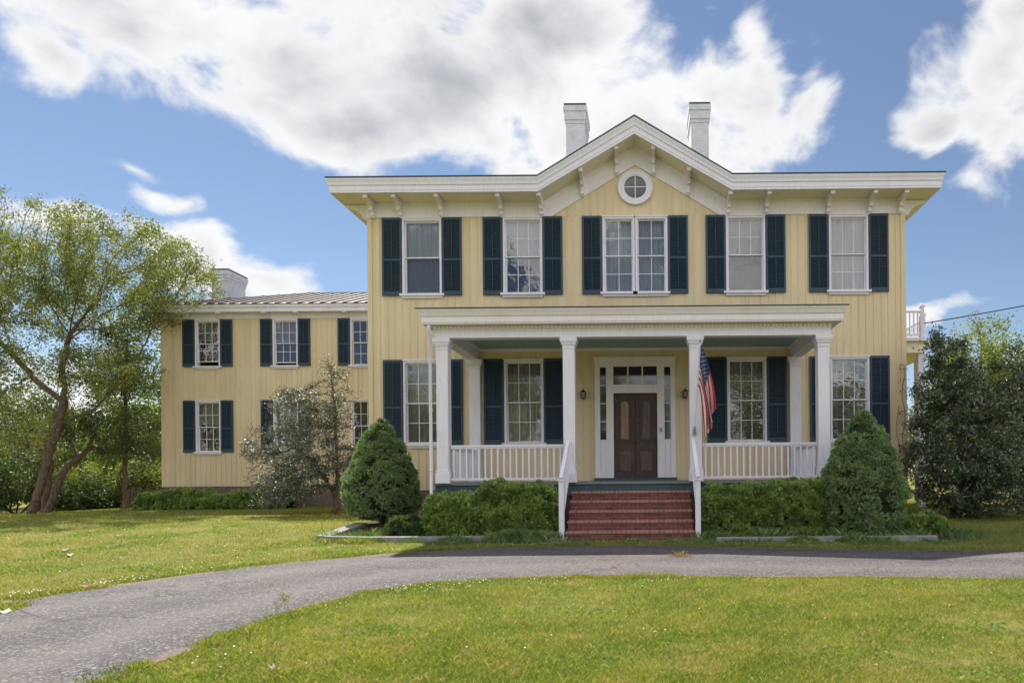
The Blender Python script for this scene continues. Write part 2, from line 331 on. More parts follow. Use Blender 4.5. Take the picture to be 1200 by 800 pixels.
# ------------------------------------------------------------------ mesh builder and scene tree
WO = {}
def tag(o, label=None, cat=None, group=None, kind=None):
    if label: o['label'] = label
    if cat: o['category'] = cat
    if group: o['group'] = group
    if kind: o['kind'] = kind
    return o
def empty(name, loc, label=None, cat=None, group=None):
    o = bpy.data.objects.new(name, None); col.objects.link(o); o.location = loc; o.empty_display_size = .2
    WO[o] = Vector(loc); return tag(o, label, cat, group)
class MB:
    def __init__(s): s.v = []; s.f = []; s.mi = []
    def add(s, vs, fs, mi=0):
        b = len(s.v); s.v += [tuple(map(float, v)) for v in vs]; s.f += [tuple(b + i for i in f) for f in fs]; s.mi += [mi] * len(fs); return s
    def box(s, x0, x1, y0, y1, z0, z1, mi=0):
        vs = [(x, y, z) for x in (x0, x1) for y in (y0, y1) for z in (z0, z1)]
        return s.add(vs, [(0, 1, 3, 2), (4, 6, 7, 5), (0, 4, 5, 1), (2, 3, 7, 6), (0, 2, 6, 4), (1, 5, 7, 3)], mi)
    def bar(s, p, q, w_, h_, mi=0, up=(0, 0, 1)):
        p = Vector(p); q = Vector(q); d = (q - p).normalized(); u = Vector(up); a = d.cross(u)
        if a.length < 1e-4: a = Vector((1, 0, 0))
        a.normalize(); b = a.cross(d).normalized(); vs = []
        for e in (p, q):
            for i, j in ((-1, -1), (1, -1), (1, 1), (-1, 1)): vs.append(e + a * (i * w_ / 2) + b * (j * h_ / 2))
        return s.add(vs, [(0, 1, 2, 3), (7, 6, 5, 4), (0, 4, 5, 1), (1, 5, 6, 2), (2, 6, 7, 3), (3, 7, 4, 0)], mi)
    def tube(s, pts, rs, n=8, mi=0, cap=True):
        pts = [Vector(p) for p in pts]; rs = rs if hasattr(rs, '__len__') else [rs] * len(pts); vs = []; a = None
        for i, p in enumerate(pts):
            d = (pts[min(i + 1, len(pts) - 1)] - pts[max(i - 1, 0)]).normalized()
            if a is None: a = d.orthogonal().normalized()
            a = (a - d * a.dot(d)).normalized(); b = d.cross(a)
            for k in range(n): vs.append(p + (a * math.cos(k * 2 * math.pi / n) + b * math.sin(k * 2 * math.pi / n)) * rs[i])
        fs = [(i * n + k, i * n + (k + 1) % n, (i + 1) * n + (k + 1) % n, (i + 1) * n + k) for i in range(len(pts) - 1) for k in range(n)]
        if cap: fs += [tuple(range(n))[::-1], tuple((len(pts) - 1) * n + k for k in range(n))]
        return s.add(vs, fs, mi)
    def prism(s, poly, axis, a0, a1, mi=0):
        """poly: 2D points; axis 'x' -> (y,z) profile between x=a0..a1 ; 'y' -> (x,z) ; 'z' -> (x,y)"""
        def P(u, v, a): return {'x': (a, u, v), 'y': (u, a, v), 'z': (u, v, a)}[axis]
        n = len(poly); vs = [P(u, v, a0) for u, v in poly] + [P(u, v, a1) for u, v in poly]
        return s.add(vs, [tuple(range(n))[::-1], tuple(range(n, 2 * n))] + [(i, (i + 1) % n, n + (i + 1) % n, n + i) for i in range(n)], mi)
    def ring(s, cx, cz, r0, r1, y0, y1, n=40, mi=0):
        vs = []; 
        for k in range(n):
            c, d = math.cos(2 * math.pi * k / n), math.sin(2 * math.pi * k / n)
            vs += [(cx + r0 * c, y0, cz + r0 * d), (cx + r1 * c, y0, cz + r1 * d), (cx + r1 * c, y1, cz + r1 * d), (cx + r0 * c, y1, cz + r0 * d)]
        fs = []
        for k in range(n):
            a = 4 * k; b = 4 * ((k + 1) % n)
            for i in range(4): fs.append((a + i, b + i, b + (i + 1) % 4, a + (i + 1) % 4))
        return s.add(vs, fs, mi)
    def build(s, name, m, parent=None, origin=None, smooth=False, bevel=0):
        if origin is None: origin = WO[parent] if parent is not None else Vector((0, 0, 0))
        origin = Vector(origin)
        me = bpy.data.meshes.new(name); me.from_pydata([tuple(Vector(v) - origin) for v in s.v], [], s.f)
        for mm in (m if isinstance(m, (list, tuple)) else [m]): me.materials.append(mm)
        if isinstance(m, (list, tuple)): me.polygons.foreach_set('material_index', s.mi)
        import bmesh
        bm = bmesh.new(); bm.from_mesh(me); bmesh.ops.recalc_face_normals(bm, faces=bm.faces); bm.to_mesh(me); bm.free()
        if smooth: me.polygons.foreach_set('use_smooth', [True] * len(me.polygons))
        o = bpy.data.objects.new(name, me); col.objects.link(o)
        if parent is not None: o.parent = parent; o.location = origin - WO[parent]
        else: o.location = origin
        WO[o] = origin
        if bevel:
            b = o.modifiers.new('bevel', 'BEVEL'); b.width = bevel; b.segments = 2; b.limit_method = 'ANGLE'
        return o
def kids(o): return [c for c in bpy.data.objects if c.parent == o]
def copy_tree(o, parent=None, loc=None, name=None):
    c = o.copy(); col.objects.link(c); c.parent = parent
    if loc is not None: c.location = Vector(loc) - (WO[parent] if parent is not None else Vector((0, 0, 0)))
    WO[c] = (WO[parent] if parent is not None else Vector((0, 0, 0))) + c.location
    for ch in kids(o): copy_tree(ch, c)
    return c

# ------------------------------------------------------------------ ground
def gz(x, y):
    """height of the ground: level by the drive, rising gently to the foundations and the far lawn"""
    x = np.asarray(x, float); y = np.asarray(y, float)
    def ss(v, a, b): q = np.clip((v - a) / (b - a), 0, 1); return q * q * (3 - 2 * q)
    front = ss(y, -5.0, -1.5) * .22
    left = ss(y, -8.5, 1.0) * .22
    wl = ss(-x, 5.5, 8.5)
    z = front * (1 - wl) + left * wl
    z = z - ss(-x, 18, 34) * .5 * ss(y, -6, 8)
    z = z + .9 * ss(np.hypot(x, y), 60, 260)
    return z
up = [(-9.0, -34), (-8.9, -22), (-8.5, -16), GP(-40, 724), GP(0, 705), GP(70, 694), GP(150, 683), GP(300, 663), GP(440, 650), GP(520, 644.5), GP(600, 641), GP(680, 639.5), GP(758, 639), GP(850, 640), GP(960, 643), GP(1200, 645), (16, -8.0), (30, -10), (60, -16)]
lo = [(-4.9, -34), (-4.7, -22), (-3.9, -15.5), GP(150, 790), GP(183, 777), GP(212, 766), GP(240, 757), GP(330, 723), GP(412, 698), GP(450, 689.5), GP(500, 684), GP(570, 679.5), GP(640, 677), GP(720, 676), GP(820, 676), GP(1200, 679), (14, -11.8), (29, -14.4), (59, -20)]
def catmull(P, per):
    P = np.array(P, float); out = []
    for i in range(len(P) - 1):
        p0, p1, p2, p3 = P[max(i - 1, 0)], P[i], P[i + 1], P[min(i + 2, len(P) - 1)]
        for k in range(per):
            u = k / per; out.append(.5 * ((2 * p1) + (-p0 + p2) * u + (2 * p0 - 5 * p1 + 4 * p2 - p3) * u * u + (-p0 + 3 * p1 - 3 * p2 + p3) * u ** 3))
    out.append(P[-1]); return np.array(out)
U_, L_ = catmull(up, 24), catmull(lo, 24)
def jag(A, sgn):
    B = A.copy()
    for i in range(len(A)):
        v = Vector((A[i][0], A[i][1], sgn * 7)); B[i, 1] += .06 * (mnoise.noise(v * 2.5)) + .035 * mnoise.noise(v * 9) + .02 * mnoise.noise(v * 25)
        B[i, 0] += .05 * mnoise.noise(v * 4 + Vector((5, 5, 5)))
    return B
U2, L2 = jag(U_, 1), jag(L_, 2)
DP = np.vstack([U2, L2[::-1]])
def in_poly(x, y, P):
    ins = np.zeros(len(x), bool); j = len(P) - 1
    for i in range(len(P)):
        xi, yi = P[i]; xj, yj = P[j]
        if yi != yj:
            c = ((yi > y) != (yj > y)) & (x < (xj - xi) * (y - yi) / (yj - yi) + xi); ins ^= c
        j = i
    return ins
def mesh_np(name, V, Fc, m, parent=None, rnd=None, kind=None, smooth=False, mats=None, mi=None):
    """quads or tris from numpy arrays"""
    k = Fc.shape[1]; me = bpy.data.meshes.new(name)
    org = np.array(WO[parent]) if parent is not None else np.zeros(3)
    me.vertices.add(len(V)); me.vertices.foreach_set('co', (V - org).astype(np.float32).ravel())
    me.loops.add(Fc.size); me.loops.foreach_set('vertex_index', Fc.astype(np.int32).ravel())
    me.polygons.add(len(Fc)); me.polygons.foreach_set('loop_start', np.arange(0, Fc.size, k, dtype=np.int32))
    for mm in (mats or [m]): me.materials.append(mm)
    if mi is not None: me.polygons.foreach_set('material_index', mi.astype(np.int32))
    if rnd is not None:
        a = me.attributes.new('rnd', 'FLOAT', 'FACE'); a.data.foreach_set('value', rnd.astype(np.float32))
    if smooth: me.polygons.foreach_set('use_smooth', np.ones(len(Fc), bool))
    me.update(calc_edges=True); me.validate()
    o = bpy.data.objects.new(name, me); col.objects.link(o)
    if parent is not None: o.parent = parent
    WO[o] = Vector(org)
    if kind: o['kind'] = kind
    return o
def grid_sheet(xs, ys, zf):
    Xg, Yg = np.meshgrid(xs, ys); V = np.stack([Xg.ravel(), Yg.ravel(), zf(Xg.ravel(), Yg.ravel())], 1)
    nx, ny = len(xs), len(ys); i = np.arange(nx - 1)[None, :] + nx * np.arange(ny - 1)[:, None]; i = i.ravel()
    return V, np.stack([i, i + 1, i + 1 + nx, i + nx], 1)
xs = np.concatenate([np.linspace(-900, -60, 12), np.linspace(-50, 50, 126), np.linspace(60, 900, 12)])
ys = np.concatenate([np.linspace(-900, -50, 12), np.linspace(-45, 40, 108), np.linspace(50, 900, 12)])
V, Fq = grid_sheet(xs, ys, gz)
ground = mesh_np('ground', V, Fq, M['lawn'], kind='structure', smooth=True)
# driveway strip, a thin sheet of asphalt laid over the ground
nc = 10; V = []
for a, b in zip(U2, L2):
    for k in range(nc + 1):
        q = k / nc; p = a * (1 - q) + b * q; V.append((p[0], p[1], float(gz(p[0], p[1])) + .006 + .012 * math.sin(math.pi * q)))
V = np.array(V); i = (np.arange(nc)[None, :] + (nc + 1) * np.arange(len(U2) - 1)[:, None]).ravel()
drive = mesh_np('driveway', V, np.stack([i, i + 1, i + nc + 2, i + nc + 1], 1), M['asphalt'], kind='structure', smooth=True)
ua = drive.data.attributes.new('across', 'FLOAT', 'POINT'); ua.data.foreach_set('value', np.tile(np.arange(nc + 1) / nc, len(U2)).astype(np.float32))
# planting bed soil in front of the porch
def bed_sheet(name, poly):
    mb = MB(); cx = sum(p[0] for p in poly) / len(poly); cy = sum(p[1] for p in poly) / len(poly)
    xs = np.linspace(min(p[0] for p in poly), max(p[0] for p in poly), 24); ys = np.linspace(min(p[1] for p in poly), max(p[1] for p in poly), 14)
    V, Fq = grid_sheet(xs, ys, lambda x, y: gz(x, y) + .012)
    o = mesh_np(name, V, Fq, M['soil'], kind='structure', smooth=True); return o
bed_sheet('flower_bed', [(-7.2, -4.3), (-1.9, -4.3), (-1.9, -.02), (-7.2, -.02)])
bed_sheet('flower_bed', [(1.2, -4.9), (6.6, -4.9), (6.6, -.02), (1.2, -.02)])
BEDS = [(-7.2, -1.9, -4.3, 0), (1.2, 6.6, -4.9, 0)]
# ------------------------------------------------------------------ the house
XL, XR, XC, YB = -7.64, 7.17, -0.25, 10.6
ZT, ZS, ZF = 9.29, 8.90, 8.50                # roof edge, soffit, bottom of frieze
OV = .76; GH = 2.58; GA = 1.56; DZ = 1.22; PY_ = -2.96
house = empty('house', (XC, 0, .2), 'large pale yellow house with navy shutters, front gable, columned porch and lower side wing', 'house')

def wall_panel(mb, x0, x1, z0, z1, opens, y0, y1, step=.205, bat=True):
    """upright wall facing -Y at y0, y1 its inner face, with real openings, plus vertical battens"""
    X = sorted({x0, x1} | {v for o in opens for v in o[:2]}); Z = sorted({z0, z1} | {v for o in opens for v in o[2:]})
    def isopen(a, b): return any(o[0] - 1e-6 <= a and b <= o[1] + 1e-6 for o in ())
    def hole(xm, zm): return any(o[0] < xm < o[1] and o[2] < zm < o[3] for o in opens)
    for a, b in zip(X, X[1:]):
        for c, d in zip(Z, Z[1:]):
            if hole((a + b) / 2, (c + d) / 2): continue
            mb.add([(a, y0, c), (b, y0, c), (b, y0, d), (a, y0, d)], [(0, 1, 2, 3)])
            mb.add([(a, y1, c), (b, y1, c), (b, y1, d), (a, y1, d)], [(3, 2, 1, 0)])
    for (a, b, c, d) in opens:
        mb.add([(a, y0, c), (a, y1, c), (b, y1, c), (b, y0, c), (a, y0, d), (a, y1, d), (b, y1, d), (b, y0, d)], [(0, 1, 2, 3), (4, 7, 6, 5), (0, 4, 5, 1), (3, 2, 6, 7)])
    if bat:
        x = x0 + step * .5; k = 0
        while x < x1 - .03:
            segs = [(z0, z1)]
            for (a, b, c, d) in opens:
                if a - .06 < x < b + .06:
                    ns = []
                    for s0, s1 in segs:
                        if c > s0: ns.append((s0, min(c, s1)))
                        if d < s1: ns.append((max(d, s0), s1))
                    segs = ns
            for s0, s1 in segs:
                if s1 - s0 > .05: mb.box(x - .017, x + .017, y0 - .016, y0 + .004, s0, s1)
            k += 1; x += step + (.012 if k % 3 else -.02)

CAS = .05
def window(parent, cx, zb, w_, h_, y, cols=3, rows=2, curtain='sheer', split=.5, up_blind=None, open_=0.0, lo=None, tied=False):
    """double hung window: casing, sill, two sashes with muntins, panes and what hangs behind them. (cx, zb) bottom centre of the casing"""
    f = MB(); x0, x1, z0, z1 = cx - w_ / 2, cx + w_ / 2, zb, zb + h_
    f.box(x0, x0 + CAS, y - .045, y - .001, z0, z1); f.box(x1 - CAS, x1, y - .045, y - .001, z0, z1)
    f.box(x0 + CAS, x1 - CAS, y - .044, y - .001, z1 - CAS, z1); f.box(x0 - .02, x1 + .02, y - .065, y - .001, z1, z1 + .035)
    ix0, ix1, iz0, iz1 = x0 + CAS, x1 - CAS, z0 + .02, z1 - CAS
    for a, b in ((ix0, ix0 + .01), (ix1 - .01, ix1)): f.box(a, b, y - .02, y + .16, iz0, iz1)
    f.box(ix0 + .01, ix1 - .01, y - .02, y + .16, iz1 - .012, iz1)
    wn = f.build('window', M['white'], parent, (cx, y, zb))
    s = MB(); s.box(x0 - .07, x1 + .07, y - .10, y + .14, z0 - .06, z0 + .0); s.box(x0 - .01, x1 + .01, y - .055, y - .001, z0 - .12, z0 - .06)
    s.build('window_sill', M['white'], wn, (cx, y, zb))
    a0, a1 = ix0 + .01, ix1 - .01; iz1 -= .012; zm = iz0 + (iz1 - iz0) * split
    def sash(lo_, hi_, yy, nm, cols, rows):
        q = MB(); st = .03
        q.box(a0, a0 + st, yy, yy + .035, lo_, hi_); q.box(a1 - st, a1, yy, yy + .035, lo_, hi_)
        q.box(a0 + st, a1 - st, yy, yy + .035, lo_, lo_ + st); q.box(a0 + st, a1 - st, yy, yy + .035, hi_ - st, hi_)
        gw = (a1 - a0 - 2 * st); gh = hi_ - lo_ - 2 * st
        for k in range(1, cols): xx = a0 + st + gw * k / cols; q.box(xx - .009, xx + .009, yy + .006, yy + .029, lo_ + st, hi_ - st)
        for k in range(1, rows): zz_ = lo_ + st + gh * k / rows; q.box(a0 + st, a1 - st, yy + .005, yy + .030, zz_ - .009, zz_ + .009)
        so = q.build(nm, M['white'], wn, (cx, yy, lo_))
        return (a0 + st, a1 - st, yy + .0175, lo_ + st, hi_ - st)
    g = MB()
    for (p0, p1, yy, l_, h2) in (sash(zm - .016, iz1, y + .03, 'upper_sash', cols, rows), sash(iz0 + open_, zm + .016 + open_, y + .07, 'lower_sash', cols if lo is None else lo[0], rows if lo is None else lo[1])):
        g.add([(p0, yy, l_), (p1, yy, l_), (p1, yy, h2), (p0, yy, h2)], [(0, 1, 2, 3)])
    g.build('window_pane', M['glass'], wn, (cx, y, zb))
    yc = y + .20
    def drape(u0, u1, zl, zh, m, nm, amp=.018, fr_=40, n=40, pinch=0):
        V = []; Fs = []
        nz = 8
        for j in range(nz + 1):
            zz_ = zl + (zh - zl) * j / nz; pz = 1 - pinch * math.exp(-((j / nz - .35) / .25) ** 2)
            for k in range(n + 1):
                u = k / n; side = -1 if (u0 + u1) / 2 < cx else 1
                base = u0 if side < 0 else u1; far = u1 if side < 0 else u0
                xx = base + (far - base) * (u if side < 0 else u) * pz if pinch else u0 + (u1 - u0) * u
                V.append((xx, yc + amp * math.sin(fr_ * (u0 + (u1 - u0) * u) + .8 * math.sin(j)) + .008 * math.sin(fr_ * 2.3 * u), zz_))
        for j in range(nz):
            for k in range(n): a = j * (n + 1) + k; Fs.append((a, a + 1, a + n + 2, a + n + 1))
        c = MB(); c.add(V, Fs); return c.build(nm, m, wn, (cx, y, zb), smooth=True)
    if curtain in ('sheer', 'lace', 'dim'):
        if tied:
            drape(a0 - .05, cx + .02, iz0, iz1 - .0, M[curtain], 'curtain', pinch=.45); drape(cx - .02, a1 + .05, iz0, iz1, M[curtain], 'curtain', pinch=.45)
        else: drape(a0 - .05, a1 + .05, iz0, iz1, M[curtain], 'curtain')
    if curtain == 'half': drape(a0 - .05, a1 + .05, zm, iz1, M['sheer'], 'curtain')
    if curtain == 'lacehalf': drape(a0 - .05, a1 + .05, zm + .1, iz1, M['lace'], 'curtain')
    if up_blind: 
        b = MB(); b.box(a0 - .03, a1 + .03, yc - .045, yc - .04, iz1 - (iz1 - iz0) * up_blind, iz1); b.build('roller_blind', M['blind'], wn, (cx, y, zb))
    if curtain == 'slats':
        b = MB(); zz_ = iz0 + .02
        while zz_ < iz1: b.bar((a0, yc, zz_), (a1, yc, zz_), .045, .004, up=(0, .55, 1)); zz_ += .048
        for xx in (a0 + .18, a1 - .18): b.box(xx - .006, xx + .006, yc - .03, yc - .028, iz0, iz1)
        b.build('venetian_blind', M['blind'], wn, (cx, y, zb))
    return wn

def shutter_mesh(w_, h_, mid):
    mb = MB(); st = .052; d0, d1 = -.036, 0.0
    mb.box(-w_ / 2, -w_ / 2 + st, d0, d1, 0, h_); mb.box(w_ / 2 - st, w_ / 2, d0, d1, 0, h_)
    for a, b in ((0, .12), (h_ * mid - .03, h_ * mid + .03), (h_ - .07, h_)): mb.box(-w_ / 2 + st, w_ / 2 - st, d0, d1, a, b)
    for lo_, hi_ in ((.12, h_ * mid - .03), (h_ * mid + .03, h_ - .07)):
        n = int((hi_ - lo_) / .048); q = (hi_ - lo_) / n
        for k in range(n):
            z = lo_ + (k + .5) * q; mb.bar((-w_ / 2 + st, -.018, z), (w_ / 2 - st, -.018, z), .046, .008, up=(0, .9, 1))
        mb.box(-.007, .007, -.047, -.037, lo_ + .05, hi_ - .03)
    mb.box(-w_ / 2 + st, w_ / 2 - st, -.006, -.001, .12, h_ - .07)
    return mb
SH = {}
def shutter(cx, zb, w_, h_, y, mid=.46):
    key = (w_, h_, mid); loc = (cx, y - .022, zb)
    if key not in SH:
        o = shutter_mesh(w_, h_, mid)
        o.v = [(a + loc[0], b + loc[1], c + loc[2]) for a, b, c in o.v]
        SH[key] = o.build('shutter', M['shutter'], house, loc)
    else: copy_tree(SH[key], house, loc)

WX = [-6.13, -3.36, 2.77, 5.60]; WW = 1.08
Z2, H2 = 6.40, 2.06; Z1, H1 = 2.28, 2.28
opens = [(x - WW / 2 + CAS, x + WW / 2 - CAS, z + .02, z + h - CAS) for x in WX for z, h in ((Z2, H2), (Z1, H1))]
for cx in (-.27 - .45, -.27 + .45): opens.append((cx - .44 + CAS, cx + .44 - CAS, Z2 + .02, Z2 + H2 - CAS))
opens.append((-1.33, .70, 1.26, 4.50))
fw = MB(); wall_panel(fw, XL, XR, 1.0, 8.52, opens, 0, .22)
slope = GA / GH
# gable field with its battens
for k in range(-10, 11):
    x = XC + k * .205; top = 8.52 + (2.25 - abs(x - XC)) * slope
    if top > 8.6: fw.box(x - .017, x + .017, -.016, .004, 8.52, top)
fw.prism([(XC - GH - .1, 8.52), (XC + GH + .1, 8.52), (XC, 10.46)], 'y', 0, .22)
for sx_ in (XL, XR):     # corner boards
    a, b = (sx_, sx_ + .13) if sx_ < 0 else (sx_ - .13, sx_)
    fw.box(a, b, -.024, .0, 1.0, 8.5)
fw.build('front_wall', M['siding'], house)
def side_wall(x, y0, y1, z0, z1, sgn, name, th=.2, step=.21):
    mb = MB(); mb.box(min(x, x - sgn * th), max(x, x - sgn * th), y0, y1, z0, z1)
    y = y0 + .1
    while y < y1: mb.box(min(x, x + sgn * .016), max(x, x + sgn * .016), y - .017, y + .017, z0, z1); y += step
    return mb.build(name, M['siding'], house)
side_wall(XL, .22, YB, 1.0, 8.9, -1, 'side_wall'); side_wall(XR, .22, YB, 1.0, 8.9, 1, 'side_wall')
mb = MB(); mb.box(XL, XR, YB, YB + .2, 1.0, 8.9); mb.build('back_wall', M['siding'], house)
mb = MB(); mb.box(XL + .22, XR - .22, .23, YB, 5.2, 5.35); mb.box(XL + .22, XR - .22, .23, YB, 1.0, 1.18); mb.box(XL + .22, XR - .22, 2.6, 2.7, 1.18, 8.9); mb.box(XL + .22, XR - .22, .23, YB, 8.91, 8.99)
mb.build('interior_floor', M['inside'], house)
mb = MB(); mb.box(XL + .03, XR - .03, .02, YB, -.3, 1.0); mb.build('foundation', M['foundation'], house)
# frieze boards, level and raked
mb = MB()
fz = [((XL - .03, ZF), (XC - 2.30, ZF), (XC - GH, ZS + .02), (XL - .03, ZS + .02)), ((XC - 2.30, ZF), (XC, ZF + 2.3 * slope), (XC, ZS + GH * slope), (XC - GH, ZS)),
      ((XC, ZF + 2.3 * slope), (XC + 2.30, ZF), (XC + GH, ZS), (XC, ZS + GH * slope)), ((XC + 2.30, ZF), (XR + .03, ZF), (XR + .03, ZS + .02), (XC + GH, ZS + .02))]
for q in fz: mb.prism(q, 'y', -.034, -.002)
mb.box(XL - .03, XL - .001, -.001, YB, ZF, ZS); mb.box(XR + .001, XR + .03, -.001, YB, ZF, ZS)
mb.build('frieze', M['frieze'], house)
# cornice swept round the eaves and up the gable
def sweep(mb, path, prof, closed=True):
    rings = []
    for (p, o, hs_) in path:
        rings.append([(p[0] + o[0] * d, p[1] + o[1] * d, p[2] + h * hs_) for d, h in prof])
    n = len(prof); vs = [v for r in rings for v in r]
    fs = [(i * n + k, i * n + (k + 1) % n, (i + 1) * n + (k + 1) % n, (i + 1) * n + k) for i in range(len(rings) - 1) for k in range(n if closed else n - 1)]
    mb.add(vs, fs)
def eave(extra=0):
    z = ZT
    return [((XL - OV, YB + OV, z), (-1, 1), 1), ((XL - OV, -OV, z), (-1, -1), 1), ((XC - GH, -OV, z), (0, -1), 1.02), ((XC, -OV, z + GA), (0, -1), 1.16), ((XC + GH, -OV, z), (0, -1), 1.02), ((XR + OV, -OV, z), (1, -1), 1), ((XR + OV, YB + OV, z), (1, 1), 1)]
mb = MB(); sweep(mb, eave(), [(-.12, -.375), (-.055, -.375), (-.055, -.325), (-.045, -.315), (-.045, -.20), (-.02, -.185), (-.01, -.12), (.02, -.05), (.02, -.012), (-.12, -.012)])
mb.build('cornice', M['white'], house)
mb = MB(); sweep(mb, eave(), [(-.30, -.010), (.035, -.010), (.035, .022), (-.30, .045)]); mb.build('roof_edge', M['roofedge'], house)
mb = MB(); sweep(mb, eave(), [(-OV - .0, -.368), (-.122, -.368), (-.122, -.35), (-OV, -.35)]); mb.build('soffit', M['cream'], house)
# roof planes
RX0, RX1, RY, RZ = XL + 4.5, XR - 4.5, (YB) / 2 + .1, 11.3
ms = (RZ - ZT) / (RY + OV)
v1, v2, YV = XC - GH, XC + GH, -OV + GA / ms
o_ = OV - .02
mb = MB(); mb.add([(XL - o_, -o_, ZT), (v1, -o_, ZT), (XC, YV, ZT + GA), (v2, -o_, ZT), (XR + o_, -o_, ZT), (RX1, RY, RZ), (RX0, RY, RZ)], [(0, 1, 2, 6), (2, 5, 6), (2, 3, 4, 5)])
mb.add([(v1, -o_, ZT), (XC, -o_, ZT + GA), (v2, -o_, ZT), (XC, YV, ZT + GA)], [(0, 1, 3), (1, 2, 3)])
mb.add([(XL - o_, -o_, ZT), (RX0, RY, RZ), (XL - o_, YB + o_, ZT), (XR + o_, -o_, ZT), (RX1, RY, RZ), (XR + o_, YB + o_, ZT)], [(0, 1, 2), (3, 5, 4), (2, 1, 4, 5)])
mb.build('roof', M['tin'], house)
# corbels under the eaves
def corbel(x, zs, zb, yw=-.034, depth=.58):
    h = zs - zb
    P = [(yw, zs), (yw - depth, zs), (yw - depth, zs - .07), (yw - depth + .05, zs - .10), (yw - depth + .14, zs - .10), (yw - .26, zs - .17), (yw - .20, zs - .22), (yw - .19, zs - .27), (yw - .11, zs - .30), (yw - .10, zs - .36), (yw - .07, zb + .04), (yw - .05, zb), (yw, zb)]
    mb = MB(); mb.prism(P, 'x', x - .042, x + .042); mb.box(x - .055, x + .055, yw - depth - .008, yw - depth + .06, zs - .085, zs - .002)
    mb.tube([(x - .058, yw - .19, zs - .19), (x + .058, yw - .19, zs - .19)], .035, 10); mb.tube([(x - .055, yw - .08, zb + .06), (x + .055, yw - .08, zb + .06)], .028, 10)
    return mb.build('corbel', M['frieze'], house, (x, 0, zs))
for x in (-7.45, -6.70, -5.56, -3.92, -2.82, 2.30, 3.34, 5.03, 6.17, 7.0):
    corbel(x, ZS + .014, ZF - .02)
for x in (XC - 1.45, XC - .50, XC + .50, XC + 1.45):
    zz0 = ZS + (GH - abs(x - XC)) * slope; corbel(x, zz0 - .02, zz0 - .56)
for yy in (.12, 1.5, 3.2, 5.0):
    for sx_, sg in ((XL, -1), (XR, 1)):
        P = [(sx_ + sg * .03, ZS), (sx_ + sg * .60, ZS), (sx_ + sg * .60, ZS - .07), (sx_ + sg * .48, ZS - .11), (sx_ + sg * .28, ZS - .18), (sx_ + sg * .20, ZS - .27), (sx_ + sg * .10, ZF - .02), (sx_ + sg * .03, ZF - .02)]
        mb = MB(); mb.prism(P, 'y', yy - .045, yy + .045); mb.build('corbel', M['frieze'], house, (sx_, yy, ZS))
# chimneys of the main roof
def chimney(x0, x1, y0, y1, z0, z1, capz):
    mb = MB(); mb.box(x0, x1, y0, y1, z0, z1); e = .05
    mb.box(x0 - e, x1 + e, y0 - e, y1 + e, z1 - capz, z1 - .02); mb.box(x0 - .02, x1 + .02, y0 - .02, y1 + .02, z1 - capz - .12, z1 - capz + .001); mb.box(x0 - e - .03, x1 + e + .03, y0 - e - .03, y1 + e + .03, z1 - .22, z1 - .02)
    c = mb.build('chimney', M['chimney'], house, (x0, y0, z0), bevel=.012)
    k = MB(); k.box(x0 - e - .01, x1 + e + .01, y0 - e - .01, y1 + e + .01, z1 - .02, z1 + .05); k.build('chimney_cap', M['roofedge'], c, (x0, y0, z1))
chimney(-2.74, -2.08, 5.2, 6.5, 10.6, 14.36, .52); chimney(1.66, 2.28, 5.2, 6.5, 10.6, 14.36, .52)
# round gable window
gx, gzc = XC, 9.27
mb = MB(); mb.ring(gx, gzc, .335, .465, -.075, -.003); mb.ring(gx, gzc, .445, .48, -.085, -.004); rw = mb.build('round_window', M['white'], house, (gx, 0, gzc), smooth=False)
mb = MB(); mb.box(gx - .012, gx + .012, -.06, -.04, gzc - .335, gzc + .335); mb.box(gx - .335, gx + .335, -.059, -.041, gzc - .012, gzc + .012); mb.ring(gx, gzc, .305, .336, -.065, -.04); mb.build('glazing_bar', M['white'], rw, (gx, 0, gzc))
mb = MB(); mb.prism([(gx + .335 * math.cos(a * math.pi / 16), gzc + .335 * math.sin(a * math.pi / 16)) for a in range(32)], 'y', -.0365, -.03); mb.build('window_pane', M['dark_glass'], rw, (gx, 0, gzc))
# windows and shutters
kw2 = [dict(curtain='dim', up_blind=.50, cols=1, rows=1), dict(curtain='half', lo=(3, 2)), dict(curtain='half', lo=(1, 1)), dict(curtain='sheer', open_=.0, rows=1, lo=(3, 2))]
kw1 = [dict(curtain='lace'), dict(curtain='lace'), dict(curtain='slats'), dict(curtain='slats')]
for i, x in enumerate(WX):
    window(house, x, Z2, WW, H2, 0, **kw2[i]); window(house, x, Z1, WW, H1, 0, **kw1[i])
    for s in (-1, 1):
        shutter(x + s * (WW / 2 + .285), Z2 - .05, .54, 2.14, 0); shutter(x + s * (WW / 2 + .285), Z1 - .03, .54, 2.34, 0, .44)
for s in (-1, 1):
    window(house, -.27 + s * .45, Z2, .88, H2, 0, cols=2, curtain='sheer')
    shutter(-.27 + s * (.90 + .285), Z2 - .05, .54, 2.14, 0)

